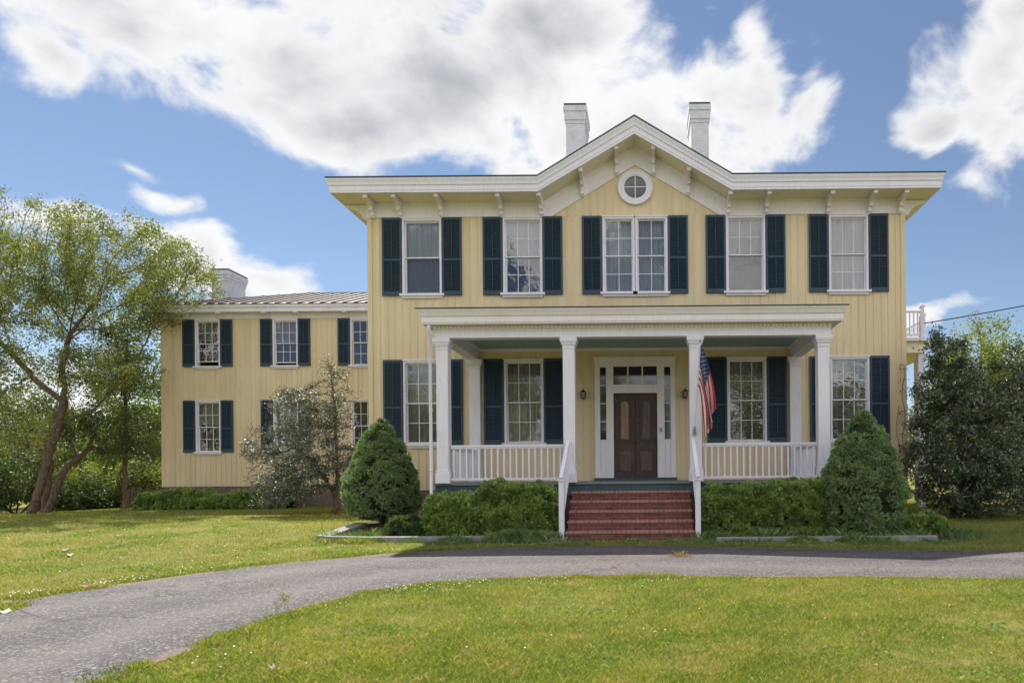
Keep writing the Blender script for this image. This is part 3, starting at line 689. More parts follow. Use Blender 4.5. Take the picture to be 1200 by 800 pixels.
# ---- entrance
DX = -.30
mb = MB()
def bx(*a): mb.box(*a)
zt, zb_ = 4.52, 1.30
mb.box(DX - 1.11, DX + 1.10, -.06, -.001, 4.42, 4.57); mb.box(DX - 1.15, DX + 1.14, -.10, -.001, 4.57, 4.62)
for a, b in ((-1.11, -.97), (-.80, -.60), (.60, .80), (.97, 1.10)): mb.box(DX + a, DX + b, -.055, .15, 1.30, 4.42)
for a, b in ((-.97, -.80), (.80, .97)):
    mb.box(DX + a, DX + b, -.03, .15, 1.30, 2.35); mb.box(DX + a, DX + b, -.03, .15, 4.34, 4.42); mb.box(DX + a + .03, DX + b - .03, -.042, -.029, 1.45, 2.2)
    for k in range(1, 4): z = 2.35 + k * (4.34 - 2.35) / 4; mb.box(DX + a, DX + b, -.01, .03, z - .012, z + .012)
mb.box(DX - .60, DX + .60, -.05, .15, 3.66, 3.86); mb.box(DX - .62, DX + .62, -.075, -.05, 3.62, 3.68); mb.box(DX - .60, DX + .60, -.04, .15, 4.36, 4.42)
for k in (1, 2): x = DX - .60 + k * .4; mb.box(x - .018, x + .018, -.01, .04, 3.86, 4.36)
for s in (-1, 1): mb.box(DX + s * .70 - .07, DX + s * .70 + .07, -.075, -.055, 3.98, 4.10); mb.box(DX + s * .70 - .07, DX + s * .70 + .07, -.07, -.055, 4.16, 4.22)
mb.build('door_surround', M['frieze'], house)
mb = MB()
for a, b in ((-.97, -.80), (.80, .97)): mb.box(DX + a, DX + b, .032, .038, 2.35, 4.34)
mb.box(DX - .60, DX + .60, .042, .048, 3.86, 4.36); mb.build('sidelight_pane', M['dark_glass'], house, (DX, 0, 1.3))
mb = MB(); mb.box(DX - 1.14, DX + 1.13, -.12, .15, DZ, 1.30); mb.build('door_sill', M['deck'], house)
def arch(cx, w_, z0, z1, n=10):
    r = w_ / 2; return [(cx - r, z0), (cx + r, z0)] + [(cx + r * math.cos(math.pi * k / n), z1 - r + r * math.sin(math.pi * k / n)) for k in range(n + 1)]
for s in (-1, 1):
    cx = DX + s * .297; mb = MB(); mb.box(cx - .292, cx + .292, .06, .11, 1.30, 3.66)
    mb.box(cx - .292, cx - .20, .05, .06, 1.30, 3.66); mb.box(cx + .20, cx + .292, .05, .06, 1.30, 3.66); mb.box(cx - .2, cx + .2, .05, .06, 3.53, 3.66); mb.box(cx - .2, cx + .2, .05, .06, 2.08, 2.24); mb.box(cx - .2, cx + .2, .05, .06, 1.30, 1.42)
    d = mb.build('door', M['door'], house, (cx, .06, 1.30))
    if s < 0: d['label'] = 'left door leaf with a faded tan upper panel'
    mb = MB(); mb.prism(arch(cx, .30, 2.30, 3.47), 'y', .036, .06); mb.build('arched_panel', M['door'], d, (cx, .05, 2.3))
    mb = MB(); mb.prism(arch(cx, .21, 2.36, 3.41), 'y', .024, .036); mb.build('inner_panel', M['door_faded'] if s < 0 else M['door2'], d, (cx, .05, 2.3))
    mb = MB(); mb.ring(cx, 1.76, .10, .135, .036, .06, 24); mb.box(cx - .15, cx + .15, .052, .06, 1.50, 2.02); mb.build('lower_panel', M['door2'], d, (cx, .05, 1.5))
    mb = MB(); mb.tube([(cx - s * .245, .05, 2.28), (cx - s * .245, -.0, 2.28)], [.012, .03], 12); mb.build('door_knob', M['brass'], d, (cx - s * .245, .05, 2.28))
mb = MB(); mb.box(DX + .66, DX + .73, -.075, -.056, 2.55, 2.66); mb.box(DX + .675, DX + .715, -.083, -.075, 2.57, 2.63); mb.build('doorbell', M['metal'], house, (DX + .69, -.06, 2.6))

# ---- porch
PXL, PXR = -4.94, 4.36
mb = MB(); mb.box(PXL, PXR, PY_ - .04, -.03, DZ - .045, DZ); mb.build('porch_deck', M['deck_floor'], house, (PXL, PY_, DZ))
mb = MB(); mb.box(PXL + .03, PXR - .03, PY_ - .002, PY_ + .05, .9, DZ - .046); mb.box(PXL + .03, PXL + .08, PY_ + .05, -.03, .9, DZ - .046); mb.box(PXR - .08, PXR - .03, PY_ + .05, -.03, .9, DZ - .046); mb.build('deck_skirt', M['deck'], house, (PXL, PY_, DZ))
mb = MB(); mb.box(PXL + .08, PXR - .08, PY_ + .06, -.03, -.1, .898); mb.build('porch_foundation', M['foundation'], house, (PXL, PY_, 0))
ZB0, ZB1, ZD, ZC = 4.56, 4.73, 4.83, 5.17
BY = -3.11     # front face of the beam
mb = MB()
def beam(x0, x1, y0, y1): mb.box(x0, x1, y0, y1, ZB0, ZC - .05)
mb.box(-4.86, 4.26, BY, BY + .28, ZB0, ZC - .06); mb.box(-4.86, -4.58, BY + .28, -.01, ZB0, ZC - .06); mb.box(3.98, 4.26, BY + .28, -.01, ZB0, ZC - .06)
mb.box(-4.875, 4.275, BY - .015, BY, ZB0 + .145, ZB0 + .17)
pb = mb.build('porch_beam', M['white'], house, (XC, BY, ZB0))
mb = MB(); x = -4.84
mb.box(-4.87, 4.27, BY - .012, BY - .001, ZB1 + .01, ZD); mb.build('dentil_band', M['cream'], house, (XC, BY, ZB1))
mb = MB()
while x < 4.24: mb.box(x, x + .045, BY - .05, BY - .012, ZB1 + .025, ZD - .012); x += .092
y = BY + .05
while y < -.1: mb.box(4.26, 4.30, y, y + .045, ZB1 + .025, ZD - .012); mb.box(-4.90, -4.86, y, y + .045, ZB1 + .025, ZD - .012); y += .092
mb.build('dentils', M['porch_trim'], house, (XC, BY, ZB1))
pe = [((-5.17, -.02, ZC), (-1, 0), 1), ((-5.17, -3.42, ZC), (-1, -1), 1), ((4.57, -3.42, ZC), (1, -1), 1), ((4.57, -.02, ZC), (1, 0), 1)]
mb = MB(); sweep(mb, pe, [(-.32, -.335), (-.10, -.335), (-.10, -.31), (-.085, -.30), (-.085, -.175), (-.06, -.16), (-.03, -.09), (0, -.04), (0, -.012), (-.32, -.012)]); mb.build('porch_cornice', M['porch_trim'], house, (XC, -3.42, ZC))
mb = MB(); mb.add([(-5.19, -3.44, ZC - .01), (4.59, -3.44, ZC - .01), (4.59, -.02, ZC + .09), (-5.19, -.02, ZC + .09), (-5.19, -3.44, ZC + .012), (4.59, -3.44, ZC + .012), (4.59, -.02, ZC + .13), (-5.19, -.02, ZC + .13)], [(0, 3, 2, 1), (4, 5, 6, 7), (0, 1, 5, 4), (1, 2, 6, 5), (2, 3, 7, 6), (3, 0, 4, 7)]); mb.build('porch_roof', M['roofedge'], house, (XC, -3.42, ZC))
mb = MB(); mb.box(-4.58, 3.98, BY + .28, -.02, 4.86, 4.90); mb.build('porch_ceiling', M['ceiling'], house, (XC, -1.5, 4.86))
mb = MB(); mb.box(-4.57, 3.97, -.07, -.018, 4.78, 4.86); mb.box(-4.57, -4.52, BY + .29, -.07, 4.78, 4.86); mb.box(3.92, 3.97, BY + .29, -.07, 4.78, 4.86); mb.box(-4.52, 3.92, BY + .281, BY + .33, 4.78, 4.86); mb.build('ceiling_moulding', M['porch_trim'], house, (XC, -1.5, 4.8))
def column(cx, cy, nm, d=.135, halfy=None):
    mb = MB(); hy = halfy or d
    def b(e, z0, z1): mb.box(cx - d - e, cx + d + e, cy - hy - e, cy + hy + (e if not halfy else 0), z0, z1)
    b(-.0, DZ + .30, 4.30); b(.03, DZ + .0, DZ + .24); b(.018, DZ + .24, DZ + .30)
    b(.012, 4.30, 4.325); b(.004, 4.325, 4.37); b(.02, 4.37, 4.40); b(.035, 4.40, 4.44); b(.05, 4.44, 4.47); b(.06, 4.47, ZB0 - .001)
    return mb.build(nm, M['white'], house, (cx, cy, DZ), bevel=.006)
for cx in (-4.70, -1.78, 1.14, 4.10): column(cx, -2.94, 'porch_column')
for cx in (-4.68, 4.08): column(cx, -.10, 'pilaster', .15, .08)
def railing(x0, x1, y):
    mb = MB(); mb.box(x0, x1, y - .045, y + .045, 2.055, 2.10); mb.box(x0, x1, y - .03, y + .03, 2.02, 2.055); mb.box(x0, x1, y - .03, y + .03, 1.285, 1.335)
    r = mb.build('porch_railing', M['white'], house, ((x0 + x1) / 2, y, DZ)); n = round((x1 - x0) / .149); q = (x1 - x0) / n; first = None
    for k in range(n):
        x = x0 + (k + .5) * q
        if first is None:
            b = MB(); b.box(x - .018, x + .018, y - .018, y + .018, 1.335, 2.02); first = b.build('baluster', M['white'], r, (x, y, 1.335))
        else: copy_tree(first, r, (x, y, 1.335))
railing(-4.545, -1.935, -2.94); railing(1.295, 3.945, -2.94)
for sx_ in (-4.70, 4.10):
    mb = MB(); mb.box(sx_ - .03, sx_ + .03, -2.785, -.18, 2.03, 2.10); mb.box(sx_ - .03, sx_ + .03, -2.785, -.18, 1.285, 1.335)
    r = mb.build('side_railing', M['white'], house, (sx_, -1.5, DZ)); first = None
    for k in range(17):
        y = -2.70 + k * .152
        if first is None: b = MB(); b.box(sx_ - .018, sx_ + .018, y - .018, y + .018, 1.335, 2.03); first = b.build('baluster', M['white'], r, (sx_, y, 1.335))
        else: copy_tree(first, r, (sx_, y, 1.335))
mb = MB(); mb.tube([(-4.92, -3.30, 4.82), (-4.95, -3.22, 4.70), (-4.97, -3.08, 4.55), (-4.97, -3.06, 1.55), (-4.97, -3.06, .45), (-4.99, -3.2, .32)], .038, 10)
for z in (4.2, 2.9, 1.5): mb.tube([(-4.97, -3.06, z), (-4.97, -3.06, z + .03)], .046, 10)
mb.build('downspout', M['white'], house, (-4.97, -3.06, 4.8), smooth=True)
# ---- side porch roof deck on the right, seen past the corner
mb = MB(); mb.prism([(XR + .02, 3.9), (9.25, 3.9), (9.75, 5.0), (9.75, 9.0), (XR + .02, 9.0)], 'z', 5.35, 5.72); mb.build('side_porch_roof', M['cream'], house, (XR, 6, 5.5))
mb = MB(); mb.prism([(XR + .02, 3.75), (9.32, 3.75), (9.9, 4.95), (9.9, 9.0), (XR + .02, 9.0)], 'z', 5.72, 5.82); mb.build('side_porch_cornice', M['white'], house, (XR, 6, 5.7))
for cx, cy in ((9.2, 4.1), (9.6, 5.3), (9.6, 8.8)):
    mb = MB(); mb.box(cx - .1, cx + .1, cy - .1, cy + .1, .1, 5.35); mb.build('side_porch_column', M['white'], house, (cx, cy, .2))
for (p, q) in (((XR + .05, 3.95), (9.2, 3.95)), ((9.2, 3.95), (9.7, 5.05)), ((9.7, 5.05), (9.7, 8.9))):
    mb = MB(); L = math.hypot(q[0] - p[0], q[1] - p[1]); n = int(L / .13)
    mb.bar((*p, 6.72), (*q, 6.72), .07, .06); mb.bar((*p, 5.95), (*q, 5.95), .06, .05)
    r = mb.build('roof_railing', M['white'], house, (*p, 5.8)); first = None
    for k in range(1, n):
        x, y = p[0] + (q[0] - p[0]) * k / n, p[1] + (q[1] - p[1]) * k / n
        if first is None: b = MB(); b.box(x - .017, x + .017, y - .017, y + .017, 5.97, 6.70); first = b.build('baluster', M['white'], r, (x, y, 5.97))
        else: copy_tree(first, r, (x, y, 5.97))
for x, y in ((9.2, 3.95), (9.7, 5.05)):
    mb = MB(); mb.box(x - .06, x + .06, y - .06, y + .06, 5.82, 6.86); mb.box(x - .085, x + .085, y - .085, y + .085, 6.86, 6.90); mb.tube([(x, y, 6.9), (x, y, 6.95), (x, y, 7.0)], [.03, .06, .01], 8); mb.build('railing_post', M['white'], house, (x, y, 5.8))
mb = MB(); mb.box(XR + .03, XR + .6, 1.6, 2.5, 1.2, 4.6); mb.build('side_bay', M['shutter'], house, (XR, 2, 1.2))

# ---- the wing
YW = 8.2; WL = -19.17; SW = (YW - CAMY) / F
wz = lambda py, px: PZ(py, px, YW)
WZ1, WH1, WZ2, WH2, WWW = 2.42, 2.00, 5.80, 1.82, .98
WWX = [-17.31, -14.24, -11.17]
mb = MB(); op = [(x - WWW / 2 + CAS, x + WWW / 2 - CAS, z + .02, z + h - CAS) for x in WWX for z, h in ((WZ1, WH1), (WZ2, WH2))]
wall_panel(mb, WL, XL, 1.05, 7.68, op, YW, YW + .2, .2); mb.box(WL, WL + .12, YW - .024, YW, 1.05, 7.66); mb.build('wing_front_wall', M['siding'], house)
mb = MB(); mb.box(WL, WL + .2, YW + .2, 16.2, 1.05, 7.9); mb.box(WL, XL, 16.2, 16.4, 1.05, 7.9); y = YW + .3
while y < 16: mb.box(WL - .016, WL, y - .017, y + .017, 1.05, 7.9); y += .2
mb.build('wing_side_wall', M['siding'], house)
mb = MB(); mb.box(WL + .2, XL, YW + .22, 16.2, 4.7, 4.85); mb.box(WL + .2, XL, YW + 3, YW + 3.1, 1.05, 7.8); mb.box(WL + .2, XL, YW + .22, 16.2, 1.06, 1.12); mb.box(WL + .2, XL, YW + .22, 16.2, 7.7, 7.78); mb.build('wing_interior_floor', M['inside'], house)
mb = MB(); mb.box(WL + .04, XL, YW + .02, 16.3, -.3, 1.05); mb.build('wing_foundation', M['foundation'], house)
for i, x in enumerate(WWX):
    window(house, x, WZ1, WWW, WH1, YW, curtain='lacehalf' if i < 2 else 'none'); window(house, x, WZ2, WWW, WH2, YW, curtain=['lacehalf', 'lacehalf', 'none'][i], open_=.16 if i == 0 else .1 if i == 1 else 0)
    for s in (-1, 1):
        if i == 2 and s > 0: continue
        shutter(x + s * (WWW / 2 + .26), WZ2 - .02, .47, 1.86, YW, .46)
        if i < 2: shutter(x + s * (WWW / 2 + .26), WZ1 - .02, .47, 2.05, YW, .46)
mb = MB(); mb.box(WL - .03, XL, YW - .03, YW - .002, 7.66, 7.90); mb.box(WL - .03, WL - .002, YW - .002, 16.3, 7.66, 7.9); mb.build('wing_frieze', M['frieze'], house)
we = [((WL - .38, 16.8, 8.16), (-1, 1), 1), ((WL - .38, YW - .38, 8.16), (-1, -1), 1), ((XL, YW - .38, 8.16), (0, -1), 1)]
mb = MB(); sweep(mb, we, [(-.40, -.29), (-.05, -.29), (-.05, -.16), (-.02, -.13), (0, -.05), (0, -.012), (-.4, -.012)]); mb.build('wing_cornice', M['white'], house)
for x in [(px - PX0) * SW for px in (221, 262, 315, 352, 409)]:
    mb = MB(); mb.prism([(YW - .03, 7.87), (YW - .34, 7.87), (YW - .32, 7.82), (YW - .14, 7.76), (YW - .08, 7.66), (YW - .03, 7.64)], 'x', x - .08, x + .08); mb.build('corbel', M['frieze'], house, (x, YW, 7.8))
WRY, WRZ, WRX = 12.4, 9.78, -15.3
e = .40
mb = MB(); A = (WL - e, YW - e, 8.155); B = (XL, YW - e, 8.155); Cc = (XL, WRY, WRZ); Dd = (WRX, WRY, WRZ); E = (WL - e, 16.8, 8.155); G = (XL, 16.8, 8.155)
mb.add([A, B, Cc, Dd, E, G], [(0, 1, 2, 3), (0, 3, 4), (3, 2, 5, 4)])
sm = MB(); m2 = (WRZ - 8.155) / (WRY - YW + e); x = WL - e + .3
while x < XL:
    xe = x; t_ = min(1, (x - (WL - e)) / (WRX - (WL - e))); yt_ = YW - e + (WRY - YW + e) * t_
    sm.bar((x, YW - e - .005, 8.175), (x, yt_, 8.175 + m2 * (yt_ - YW + e)), .045, .06); x += .44
y = YW
while y < 16.5:
    t_ = 1 - abs(y - WRY) / (WRY - YW + e); sm.bar((WL - e - .005, y, 8.175), (WL - e + (WRX - WL + e) * max(t_, 0), y, 8.165 + (WRZ - 8.155) * max(t_, 0)), .025, .045); y += .42
mb.bar(A, Dd, .06, .05); mb.bar(Dd, Cc, .06, .06)
wr_ = mb.build('wing_roof', M['tin'], house); sm.build('standing_seams', M['seam'], wr_)
mb = MB(); sweep(mb, we, [(-.1, -.011), (.02, -.011), (.02, .012), (-.1, .012)]); mb.build('wing_roof_edge', M['roofedge'], house)
chimney(-18.73, -18.03, 10.7, 12.0, 8.3, 10.36, .35)

# ------------------------------------------------------------------ brick steps and their handrails
steps = empty('brick_steps', (XC - .1, -4.5, 0), 'wide flight of weathered red brick steps leading from the driveway up to the porch', 'steps')
SX0, SX1, RIS = -1.70, .98, .203
mb = MB()
for k in range(5):
    y0 = -4.5 + k * .30; mb.box(SX0, SX1, y0, -2.97, k * RIS - (.2 if k == 0 else 0), (k + 1) * RIS - .052)
mb.build('riser', M['brick'], steps)
mb = MB()
for k in range(5):
    y0 = -4.5 + k * .30; mb.box(SX0 - .012, SX1 + .012, y0 - .022, y0 + .30 - (.0 if k < 4 else -.02), (k + 1) * RIS - .052, (k + 1) * RIS)
mb.build('tread', M['tread'], steps, bevel=.008)
def handrail(x, label):
    r = empty('handrail', (x, -4.42, .0), label, 'handrail', 'white handrails beside the brick steps')
    xt = x + (.0 if x < 0 else .0)
    mb = MB(); mb.box(x - .055, x + .055, -4.475, -4.365, -.05, 1.26); mb.box(x - .075, x + .075, -4.495, -4.345, 1.26, 1.295); mb.build('newel_post', M['white'], r, bevel=.005)
    mb = MB(); mb.bar((x, -4.50, 1.315), (x, -3.12, 2.17), .085, .055); mb.build('top_rail', M['white'], r, bevel=.006)
    mb = MB(); mb.bar((x, -4.38, .42), (x, -3.10, 1.42), .05, .06); mb.build('lower_rail', M['white'], r)
    first = None
    for k in range(9):
        f_ = (k + .5) / 9; y = -4.37 + f_ * 1.25; z0 = .42 + (y + 4.38) * 1.0 / 1.28; z1 = 1.29 + (y + 4.5) * .62
        b = MB(); b.box(x - .016, x + .016, y - .016, y + .016, z0, z1); b.build('baluster', M['white'], r)
handrail(-1.80, 'white wooden handrail up the left side of the brick steps'); handrail(1.07, 'white wooden handrail up the right side of the brick steps, by the flag')

# ------------------------------------------------------------------ wall lanterns
def lantern(x, label):
    r = empty('wall_lantern', (x, -.02, 3.5), label, 'lantern', 'wall lanterns either side of the front door')
    mb = MB(); mb.box(x - .04, x + .04, -.035, -.017, 3.46, 3.66); mb.tube([(x, -.03, 3.56), (x, -.09, 3.52), (x, -.13, 3.50)], .012, 8); mb.build('bracket', M['brass'], r)
    mb = MB(); cy = -.14; mb.prism([(x - .05, cy - .05), (x + .05, cy - .05), (x + .05, cy + .05), (x - .05, cy + .05)], 'z', 3.47, 3.49)
    for a in (-1, 1):
        for b in (-1, 1): mb.bar((x + a * .05, cy + b * .05, 3.49), (x + a * .065, cy + b * .065, 3.64), .012, .012)
    mb.add([(x - .08, cy - .08, 3.64), (x + .08, cy - .08, 3.64), (x + .08, cy + .08, 3.64), (x - .08, cy + .08, 3.64), (x, cy, 3.72)], [(0, 3, 2, 1), (0, 1, 4), (1, 2, 4), (2, 3, 4), (3, 0, 4)]); mb.tube([(x, cy, 3.70), (x, cy, 3.75)], [.018, .008], 8)
    mb.build('lantern_frame', M['brass'], r)
    mb = MB(); mb.add([(x - .042, cy - .042, 3.49), (x + .042, cy - .042, 3.49), (x + .042, cy + .042, 3.49), (x - .042, cy + .042, 3.49), (x - .056, cy - .056, 3.64), (x + .056, cy - .056, 3.64), (x + .056, cy + .056, 3.64), (x - .056, cy + .056, 3.64)], [(0, 1, 5, 4), (1, 2, 6, 5), (2, 3, 7, 6), (3, 0, 4, 7)]); mb.build('lantern_glass', M['lamp_glass'], r)
lantern(-1.72, 'small black wall lantern left of the front door'); lantern(1.07, 'small black wall lantern right of the front door, beside the flag')

# ------------------------------------------------------------------ flag on its pole
pb_, pt_ = Vector((1.10, -3.13, 2.35)), Vector((1.20, -3.72, 4.28))
fp = empty('flagpole', pb_, 'slim pale pole slanting up from the third porch column and carrying the flag', 'flagpole')
mb = MB(); mb.tube([pb_, pt_], .014, 10); mb.build('pole', M['frieze'], fp)
mb = MB(); mb.tube([pt_, pt_ + Vector((.003, -.012, .04)), pt_ + Vector((.004, -.025, .08))], [.012, .028, .006], 10); mb.build('finial', M['metal'], fp)
mb = MB(); mb.box(1.06, 1.14, -3.13, -3.10, 2.28, 2.42); mb.tube([pb_ - Vector((0, -.03, .06)), pb_ + Vector((.008, -.04, .13))], .024, 10); mb.build('pole_bracket', M['metal'], fp)
nu, nv = 66, 52; V = []; Fs = []; mi = []
pd = (pt_ - pb_).normalized()
for j in range(nv + 1):
    tv = j / nv
    for i in range(nu + 1):
        s = i / nu; P = pt_ - pd * (.05 + .92 * tv)
        drop = 1.40 * s - .10 * math.sin(math.pi * min(1, s * 1.5)) * 0
        g = s ** .6
        side = .02 + .34 * g * (.92 - .35 * tv) + .045 * g * math.sin(9.5 * tv + 2.5 * s)
        dep = .16 * g * math.sin(13 * tv - 1.5 * s + .6) + .05 * math.sin(7 * s)
        V.append((P.x + side, P.y - .03 + dep * .8 + .18 * s, P.z - drop * (1 - .13 * tv)))
for j in range(nv):
    for i in range(nu):
        a = j * (nu + 1) + i; Fs.append((a, a + 1, a + nu + 2, a + nu + 1))
        if j < 28 and i < 26:
            r_, c_ = j // 3, i // 2; star = (j % 3 == 1 and i % 2 == 1 and (r_ + c_) % 2 == 0 and 0 < i < 25 and j < 27); mi.append(1 if star else 2)
        else: mi.append(0 if (j // 4) % 2 == 0 else 1)
mb = MB(); mb.v = V; mb.f = Fs; mb.mi = mi
fl = mb.build('flag', [M['red'], M['fwhite'], M['blue']], None, pt_ - Vector((0, 0, 1)), smooth=True)
so = fl.modifiers.new('cloth', 'SOLIDIFY'); so.thickness = .003
tag(fl, 'red and white striped flag with white stars on blue, hanging from the porch pole', 'flag')

# ------------------------------------------------------------------ stone edging of the planting beds
def stone(name, pts, label, h=.11, w_=.2):
    mb = MB()
    for p, q in zip(pts, pts[1:]):
        L = math.hypot(q[0] - p[0], q[1] - p[1]); n = max(1, round(L / 1.1))
        for k in range(n):
            a = [p[i] + (q[i] - p[i]) * (k / n) for i in (0, 1)]; b = [p[i] + (q[i] - p[i]) * ((k + 1) / n - .008) for i in (0, 1)]
            zz_ = float(gz(*a)); mb.bar((*a, zz_ + h / 2 - .1), (*b, float(gz(*b)) + h / 2 - .1), w_, h + .2)
    o = mb.build(name, M['stone'], None, (*pts[0], 0), bevel=.015); return tag(o, label, 'stone edging')
stone('stone_edging', [(-6.8, -4.42), (-4.0, -4.42), (-1.95, -4.46)], 'low pale stone edging in front of the left planting bed')
stone('stone_edging', [(-6.88, -4.3), (-6.95, -2.2)], 'short pale stone edging running back beside the trunk of the left conical evergreen', .10, .32)
stone('stone_edging', [(1.4, -5.0), (3.1, -5.0), (5.85, -5.0)], 'low grey stone edging in front of the right planting bed')

# ------------------------------------------------------------------ overhead cable
mb = MB(); pts = []
p0, p1 = Vector((9.7, 4.95, 6.55)), Vector((34, -1.0, 12.5))
for k in range(25):
    s = k / 24; p = p0.lerp(p1, s); p.z -= 1.6 * 4 * s * (1 - s) * .5; pts.append(p)
mb.tube(pts, .018, 6); tag(mb.build('overhead_cable', M['wire'], None, p0), 'thin black cable running from the side porch up over the right hand trees', 'cable')
# ---- PLANTS
# ------------------------------------------------------------------ plants: shared tools
def unit(a): return a / np.maximum(np.linalg.norm(a, axis=-1, keepdims=True), 1e-9)
def leaf_mesh(name, P, D, L, ratio, m, parent=None, fold=.12, kind=None, rnd=None):
    n = len(P); D = unit(D); L = np.broadcast_to(np.asarray(L, float), (n,)) if np.ndim(L) < 2 else L
    q = unit(rng.normal(size=(n, 3))); S = unit(np.cross(D, q)); Nn = np.cross(D, S); L_ = L[:, None]
    a = P; b = P + D * L_ * .45 + S * L_ * ratio * .5 + Nn * L_ * fold; c = P + D * L_; d = P + D * L_ * .45 - S * L_ * ratio * .5 + Nn * L_ * fold
    V = np.stack([a, b, c, d], 1).reshape(-1, 3); Fc = np.arange(4 * n).reshape(n, 4)
    return mesh_np(name, V, Fc, m, parent, rng.random(n) if rnd is None else rnd, kind)
def grow(guides, attr, step=.3, infl=3.0, kill=.6, iters=160, up=.05):
    """space colonisation: guides are polylines the wood starts from, attr are the points the crown must reach"""
    nodes = []; par = []
    for g in guides:
        pts = [np.array(p, float) for p in g['pts']]; prev = g.get('from', -1)
        if prev == 'near': prev = int(np.argmin([np.linalg.norm(n_ - pts[0]) for n_ in nodes])); pts = pts[1:]; last = nodes[prev]
        else: nodes.append(pts[0]); par.append(-1); prev = len(nodes) - 1; last = pts[0]; pts = pts[1:]
        for p in pts:
            L = np.linalg.norm(p - last); k = max(1, int(L / step))
            for i in range(1, k + 1):
                nodes.append(last + (p - last) * i / k + rng.normal(size=3) * .02 * (i < k)); par.append(prev); prev = len(nodes) - 1
            last = p
    A = attr.copy(); N0 = np.array(nodes)
    dist = np.full(len(A), 1e9); near = np.zeros(len(A), int)
    def upd(idx):
        nonlocal dist, near
        Nn = np.array([nodes[i] for i in idx]); d = np.linalg.norm(A[:, None] - Nn[None], axis=2); k = d.argmin(1); dm = d[np.arange(len(A)), k]
        b = dm < dist; dist = np.where(b, dm, dist); near = np.where(b, np.array(idx)[k], near)
    upd(list(range(len(nodes))))
    for it in range(iters):
        keep = dist > kill; A = A[keep]; dist = dist[keep]; near = near[keep]
        if len(A) == 0: break
        act = dist < (infl if it > 3 else 1e9)
        if not act.any(): break
        new = []
        for i in np.unique(near[act]):
            v = unit(A[act & (near == i)] - nodes[i]).sum(0); v = unit(v) + rng.normal(size=3) * .12 + np.array([0, 0, up]); v = unit(v)
            if par[i] >= 0:
                v = unit(v + .55 * unit(nodes[i] - nodes[par[i]]))
            p = nodes[i] + v * step; new.append((p, i))
        ids = []
        for p, i in new: nodes.append(p); par.append(int(i)); ids.append(len(nodes) - 1)
        upd(ids)
    return np.array(nodes), np.array(par)
def wood(name, nodes, par, tip, expo, parent, m, base_r=None, sides=6):
    n = len(nodes); r = np.zeros(n); ch = np.zeros(n, int)
    for i in range(n - 1, -1, -1):
        if ch[i] == 0: r[i] = tip ** expo
        if par[i] >= 0: r[par[i]] += r[i]; ch[par[i]] += 1
    r = r ** (1 / expo)
    if base_r: r = r * np.where(r > tip * 3, 1, 1); sc = base_r / r.max(); r = tip + (r - tip) * (base_r - tip) / max(r.max() - tip, 1e-6)
    V = []; Fs = []
    idx = np.where(par >= 0)[0]; P0 = nodes[par[idx]]; P1 = nodes[idx]; r0 = np.minimum(r[par[idx]], r[idx] * 1.35 + .002); r1 = r[idx]
    D = unit(P1 - P0); a = unit(np.cross(D, np.array([.31, .87, .38]))); b = np.cross(D, a); P1 = P1 + D * r1[:, None] * .3
    ang = np.arange(sides) * 2 * math.pi / sides; c, s = np.cos(ang), np.sin(ang)
    R0 = P0[:, None] + (a[:, None] * c[None, :, None] + b[:, None] * s[None, :, None]) * r0[:, None, None]
    R1 = P1[:, None] + (a[:, None] * c[None, :, None] + b[:, None] * s[None, :, None]) * r1[:, None, None]
    V = np.concatenate([R0, R1], 1).reshape(-1, 3); base = np.arange(len(idx))[:, None] * 2 * sides; k = np.arange(sides)[None]
    Fc = np.stack([base + k, base + (k + 1) % sides, base + sides + (k + 1) % sides, base + sides + k], 2).reshape(-1, 4)
    return mesh_np(name, V, Fc, m, parent, smooth=True), r, ch
def ell(c, rad, n, lo_=.0):
    p = unit(rng.normal(size=(n, 3))) * (lo_ + (1 - lo_) * rng.random((n, 1)) ** (1 / 3)); return np.array(c) + p * np.array(rad)
def make_tree(name, label, guides, attr, leafm, barkm, n_leaf, leaf_L, ratio=.42, step=.3, infl=3, kill=.6, tip=.008, base_r=.2, spread=.22, cat='tree', group=None, tw=3.2, droop=.1, thin=1.0, clumpy=.35):
    root = empty(name, tuple(guides[0]['pts'][0]), label, cat, group)
    nodes, par = grow(guides, attr, step, infl, kill)
    _, r, ch = wood('trunk', nodes, par, tip, 1.9, root, barkm, base_r)
    twig = np.where((r < tip * tw + .004) & (par >= 0))[0]
    # uneven crown: some twig groups carry far fewer leaves
    wgt = np.array([max(.04, .5 + clumpy * 3 * mnoise.noise(Vector(nodes[i]) * .8)) for i in twig]); wgt /= wgt.sum()
    pick = rng.choice(len(twig), n_leaf, p=wgt); base = nodes[twig[pick]]; pb = nodes[par[twig[pick]]]
    P = base + (pb - base) * rng.random((n_leaf, 1)) + rng.normal(size=(n_leaf, 3)) * spread * np.array([1, 1, .8])
    D = unit(base - pb) * .5 + rng.normal(size=(n_leaf, 3)) * .8 + np.array([0, 0, -droop])
    leaf_mesh('crown', P, D, leaf_L * (.6 + .8 * rng.random(n_leaf)), ratio, leafm, root)
    return root

